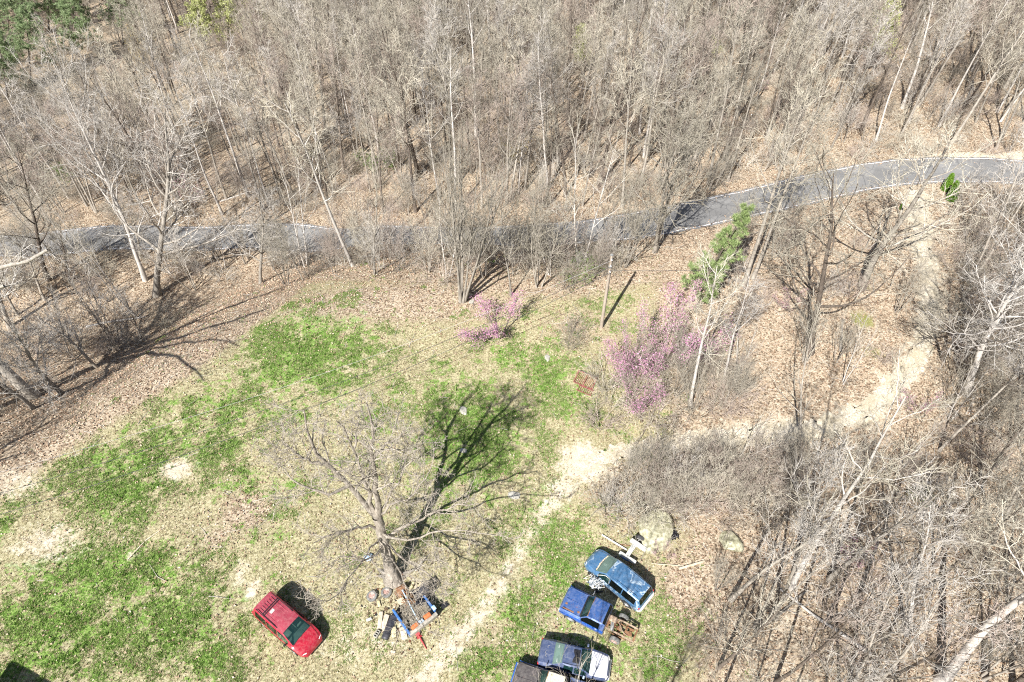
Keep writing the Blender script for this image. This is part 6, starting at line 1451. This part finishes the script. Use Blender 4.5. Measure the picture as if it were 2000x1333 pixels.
# fallen logs in the woods
for i, (x, y, ln, az, lb2) in enumerate([(430, 395, 6, .5, 'pale fallen log on the open slope beyond the road at left'), (1300, 330, 5, 2.2, 'fallen log just beyond the road right of centre'), (1010, 205, 6, .2, 'fallen log in the upper woods near the centre'),
        (1475, 1240, 5, .7, 'grey fallen log in the lower right brush'), (1700, 1280, 6, 2.5, 'long fallen log near the bottom border at right'), (1640, 690, 4, 1.2, 'fallen log on the leafy ground inside the drive bend'), (170, 640, 6, .35, 'fallen log on the left bank below the road')]):
    rg_ = np.random.default_rng(200 + i); p = P(x, y)
    q = integrate(np.zeros((1, 3)), np.array([[math.cos(az), math.sin(az), 0.0]]), np.array([float(ln)]), 8, .05, 0, rg_)
    q[0, :, 2] = height(q[0, :, 0] + p[0], q[0, :, 1] + p[1]) - p[2] + .10
    rd = np.linspace(.14, .06, 9)[None]
    b_q, b_r = spawn(q, rd, 5, .3, .95, 55, 10, A(.9, 0), 3, .15, .05, .45, .02, rg_)
    o = link('fallen_log', tubes_to_mesh('fallen_log', [(q, rd, 8, 0), (b_q, b_r, 4, 0)], [M['bark_pale' if i % 2 == 0 else 'bark']]), None, tuple(p)); tag(o, lb2, 'log')

def bits(n):
    r = np.random.default_rng(91); bm = bmesh.new()
    for _ in range(n):
        p = P(r.normal(790, 42), r.normal(1195, 34)); s = r.uniform(.05, .22)
        box(bm, (p[0], p[1], p[2] + .03), (s, s * r.uniform(.2, .8), r.uniform(.02, .07)), 0, Matrix.Rotation(r.random() * 6.28, 3, 'Z') @ Matrix.Rotation(r.normal(0, .25), 3, 'X'))
    o = bm_obj('scrap_debris', bm, M['bits']); return tag(o, 'small broken bits littering the ground round the scrap heap', 'debris', kind='stuff')
t_ = NT('small_debris'); s_ = t_.node('ShaderNodeSeparateColor'); t_.lk(t_.vor(t_.coord(), 3.0), s_.inputs[0])
M['bits'] = t_.done(t_.ramp(s_.outputs[0], [(0, (.03, .03, .03)), (.25, (.12, .08, .05)), (.5, (.30, .24, .17)), (.75, (.20, .09, .05)), (1, (.55, .52, .46))], 'CONSTANT'), .85)
bits(170)

# the great spreading tree just off the left border: its trunk and limbs throw the long shadows along the lawn edge
def shading_tree():
    rg = np.random.default_rng(301); k = np.array([math.sin(R(SUN_AZ)), math.cos(R(SUN_AZ))]) / math.tan(R(SUN_EL))
    def caster(px, py, h): q = P(px, py); return np.array([q[0] - k[0] * h, q[1] - k[1] * h, q[2] + h])
    fork = caster(215, 700, 15.5); foot = np.array([fork[0] - .3, fork[1] - .4, hz(fork[0] - .3, fork[1] - .4) - .15])
    e = empty('bare_tree', foot, 'great spreading bare tree just off the left border, its long limbs shading the lawn edge', 'tree')
    def poly(pts, n):
        w = np.array(pts); d = np.r_[0, np.cumsum(np.linalg.norm(np.diff(w, axis=0), axis=1))]; s = np.linspace(0, d[-1], n)
        q = np.stack([np.interp(s, d, w[:, i]) for i in range(3)], 1); q[1:-1] = q[1:-1] * .5 + (q[:-2] + q[2:]) * .25; q[1:] += rg.normal(0, .10, (n - 1, 3)); return q - foot
    def rad(a, b, n, f=0): x = np.linspace(0, 1, n); return a + (b - a) * x ** .8 + f * np.exp(-x * 14)
    tr = poly([foot, foot + np.array([.1, .1, 4.0]), fork], 9); e_ = fork + np.array([0, 0, -.5])
    link('trunk', tubes_to_mesh('great_trunk', [(tr[None], rad(.48, .36, 9, .3)[None], 12, 0)], [M['bark']]), e)
    limbs = [([e_, caster(300, 664, 16), caster(380, 630, 16.5), caster(470, 592, 17), caster(560, 560, 17.5)], .38, .10), ([e_, caster(280, 682, 15.5), caster(360, 657, 15.5), caster(440, 632, 16), caster(520, 604, 16.5)], .32, .09),
             ([e_, caster(290, 690, 14.5), caster(340, 690, 14), caster(380, 715, 13.5), caster(402, 745, 13)], .25, .06), ([e_, caster(270, 686, 17), caster(350, 645, 18), caster(430, 600, 19.5)], .32, .09),
             ([e_, caster(330, 672, 15), caster(420, 665, 15), caster(470, 672, 15)], .20, .05), ([e_, fork + np.array([-1, 2, 4]), fork + np.array([-2, 4, 8])], .22, .05), ([e_, fork + np.array([-3, -1, 3]), fork + np.array([-7, -2, 6])], .2, .05), ([e_, fork + np.array([1, -3, 3]), fork + np.array([2, -6, 7])], .18, .04)]
    n = 14; LP = np.stack([poly(p, n) for p, a, b in limbs]); LR = np.stack([rad(a, b, n) for p, a, b in limbs])
    q1 = spawn(LP, LR, 11, .2, 1.0, 46, 15, A(3.2, .5, .1), 6, .16, .06, .5, .022, rg); q2 = spawn(q1[0], q1[1], 6, .15, 1.0, 44, 16, L(.46, .25), 4, .17, .04, .6, .015, rg); q3 = spawn(q2[0], q2[1], 4, .15, 1.0, 42, 16, L(.5, .2), 3, .17, .02, .65, .010, rg)
    link('limbs', tubes_to_mesh('great_limbs', [(LP, LR, 8, 0)], [M['bark']]), e)
    link('crown', tubes_to_mesh('great_crown', [(q1[0], q1[1], 5, 0), (q2[0], q2[1], 4, 1), (q3[0], q3[1], 3, 1)], [M['bark'], M['twig_pale']]), e)
shading_tree()
# ------------------------------------------------------------------ grass blades and fallen leaves (uncountable)
def sample_ground(n, wfun, seed, box_):
    r = np.random.default_rng(seed); out = []
    while sum(len(o) for o in out) < n:
        # spread evenly over the picture so that near ground is as finely covered as far ground
        k = 200000; X = r.uniform(box_[0], box_[1], k); Y = r.uniform(box_[2], box_[3], k)
        w = wfun(X, Y); s = r.random(k) < w
        out.append(np.c_[X[s], Y[s]])
        if len(out) > 60: break
    q = np.concatenate(out)[:n]; return np.c_[q, height(q[:, 0], q[:, 1])]
def grid_lookup(v):
    g = v.reshape(ny, nx)
    def f(X, Y):
        i = np.clip(np.searchsorted(gx, X) - 1, 0, nx - 2); j = np.clip(np.searchsorted(gy, Y) - 1, 0, ny - 2)
        a = (X - gx[i]) / (gx[i + 1] - gx[i]); b = (Y - gy[j]) / (gy[j + 1] - gy[j])
        return g[j, i] * (1 - a) * (1 - b) + g[j, i + 1] * a * (1 - b) + g[j + 1, i] * (1 - a) * b + g[j + 1, i + 1] * a * b
    return f
gl = {k_: grid_lookup(v) for k_, v in att.items()}
def patch(X, Y):      # clumpiness of turf
    return .5 + .25 * np.sin(X * 2.1 + 1.7 * np.sin(Y * 1.3)) * np.sin(Y * 2.3 + 1.1 * np.sin(X * 1.7)) + .25 * np.sin(X * 5.3 + 2 * np.sin(Y * 3.1)) * np.sin(Y * 4.7 + np.sin(X * 4.1))
_lat = np.random.default_rng(5).random((256, 256))
def vnoise(X, Y):
    out = 0.0
    for s, a in ((1.9, .35), (.85, .3), (.40, .2), (.19, .15)):
        x, y = X / s + 37.1 * s, Y / s + 11.7 * s; i, j = np.floor(x).astype(int), np.floor(y).astype(int); u, v = x - i, y - j; u = u * u * (3 - 2 * u); v = v * v * (3 - 2 * v)
        g_ = lambda di, dj: _lat[(i + di) % 256, (j + dj) % 256]
        out = out + a * ((g_(0, 0) * (1 - u) + g_(1, 0) * u) * (1 - v) + (g_(0, 1) * (1 - u) + g_(1, 1) * u) * v)
    return out
def clear_of_strips(X, Y):
    return (dist_to(road_line[::4], X, Y) > road_half - .9 * np.random.default_rng(len(X)).random(len(X)) ** 2) & (dist_to(drive_line[::6], X, Y) > 1.1)
def blades(name, n, wfun, mat, hgt, wid, seed, box_, per=5):
    q = sample_ground(n, wfun, seed, box_); r = np.random.default_rng(seed + 1); n = len(q)
    c = np.repeat(q, per, 0); N = len(c); c[:, :2] += r.normal(0, .045, (N, 2))
    az = r.random(N) * 6.283; lean = r.random(N) * .9
    d = np.stack([np.cos(az) * np.sin(lean), np.sin(az) * np.sin(lean), np.cos(lean)], 1)
    s = np.stack([-np.sin(az), np.cos(az), np.zeros(N)], 1)
    h = (hgt * (.5 + r.random(N)))[:, None]; w = (wid * (.6 + .8 * r.random(N)))[:, None]
    V = np.stack([c - s * w, c + s * w, c + d * h], 1)
    me = np_mesh(name, V.reshape(-1, 3), [np.arange(N * 3).reshape(N, 3)], M[mat], smooth=False)
    a = me.attributes.new('rnd', 'FLOAT', 'FACE'); a.data.foreach_set('value', np.clip(np.repeat(r.random(n), per) * .75 + r.random(N) * .25, 0, 1).astype(np.float32))
    return link(name, me)
wg = lambda X, Y: np.clip((gl['grass'](X, Y) + (vnoise(X, Y) - .5) * 1.9 - .42) * 5, 0.01, 1) * np.clip(1.2 - 1.6 * gl['bare'](X, Y), 0, 1)
tag(blades('grass', 60000, wg, 'grass', .10, .018, 61, (-36, 14, 10, 52)), 'short green grass growing in patches on the yard', 'grass', kind='stuff')
ws = lambda X, Y: np.clip(.8 - gl['leaf'](X, Y), 0, 1) * np.clip(1.1 - gl['grass'](X, Y), 0.1, 1) * .6 * np.clip(1.1 - gl['bare'](X, Y), 0.08, 1)
tag(blades('dry_grass', 45000, ws, 'straw', .09, .018, 63, (-38, 16, 10, 52)), 'dry straw coloured grass between the green patches', 'dry grass', kind='stuff')
def leaves(n, seed):
    wl_ = lambda X, Y: (.12 + .88 * np.clip(gl['leaf'](X, Y) * patch(X, Y) * 1.5, 0, 1)) * np.clip(1 - .7 * gl['bare'](X, Y), .1, 1) * np.clip(60 / np.maximum(Y, 10), .3, 1)
    q = sample_ground(n, wl_, seed, (-62, 66, 9, 100)); q = q[clear_of_strips(q[:, 0], q[:, 1])]
    r = np.random.default_rng(seed); N = len(q); c = q + np.array([0, 0, .05]) + np.c_[np.zeros((N, 2)), r.random(N) * .04]
    a = unit(np.c_[r.normal(0, 1, (N, 2)), r.normal(0, .35, N)]); nrm = unit(np.c_[r.normal(0, .45, (N, 2)), np.ones(N)]); b = unit(np.cross(nrm, a))
    s = (.055 * (.6 + .8 * r.random(N)))[:, None]
    V = np.stack([c - a * s * 1.3, c - b * s * .8 + nrm * s * .3, c + a * s * 1.3, c + b * s * .8 + nrm * s * .3], 1)
    me = np_mesh('fallen_leaves', V.reshape(-1, 3), [np.arange(N * 4).reshape(N, 4)], M['litter'], smooth=False)
    at = me.attributes.new('rnd', 'FLOAT', 'FACE'); at.data.foreach_set('value', r.random(N).astype(np.float32))
    return link('fallen_leaves', me)
tag(leaves(230000, 65), 'dead brown leaves scattered over the ground', 'leaves', kind='stuff')

def sticks(n, seed):
    r = np.random.default_rng(seed)
    q = sample_ground(n, lambda X, Y: .08 + .92 * np.clip(gl['leaf'](X, Y), 0, 1), seed, (-60, 64, 9, 95)); q = q[clear_of_strips(q[:, 0], q[:, 1])]; n = len(q)
    az = r.random(n) * 6.283; D = np.stack([np.cos(az), np.sin(az), np.zeros(n)], 1)
    Pt = integrate(q, D, .4 + 1.6 * r.random(n) ** 2, 3, .16, 0, r); Pt[:, :, 2] = height(Pt[:, :, 0], Pt[:, :, 1]) + .03 + .05 * r.random((n, 1))
    return link('fallen_twigs', tubes_to_mesh('fallen_twigs', [(Pt, np.tile(np.array([.014, .012, .01, .007]), (n, 1)) * (.7 + .9 * r.random((n, 1))), 4, 0)], [M['twig_pale']]))
tag(sticks(5200, 71), 'pale fallen twigs strewn over the leaf litter', 'twigs', kind='stuff')

ww = lambda X, Y: np.clip((gl['grass'](X, Y) - .42) * 3.0, 0, 1) * (patch(Y, X) > .55)
tag(blades('lawn_weeds', 1500, ww, 'grass', .15, .030, 81, (-36, 14, 10, 52), 14), 'darker tufts of weeds dotted through the grass', 'weeds', kind='stuff')
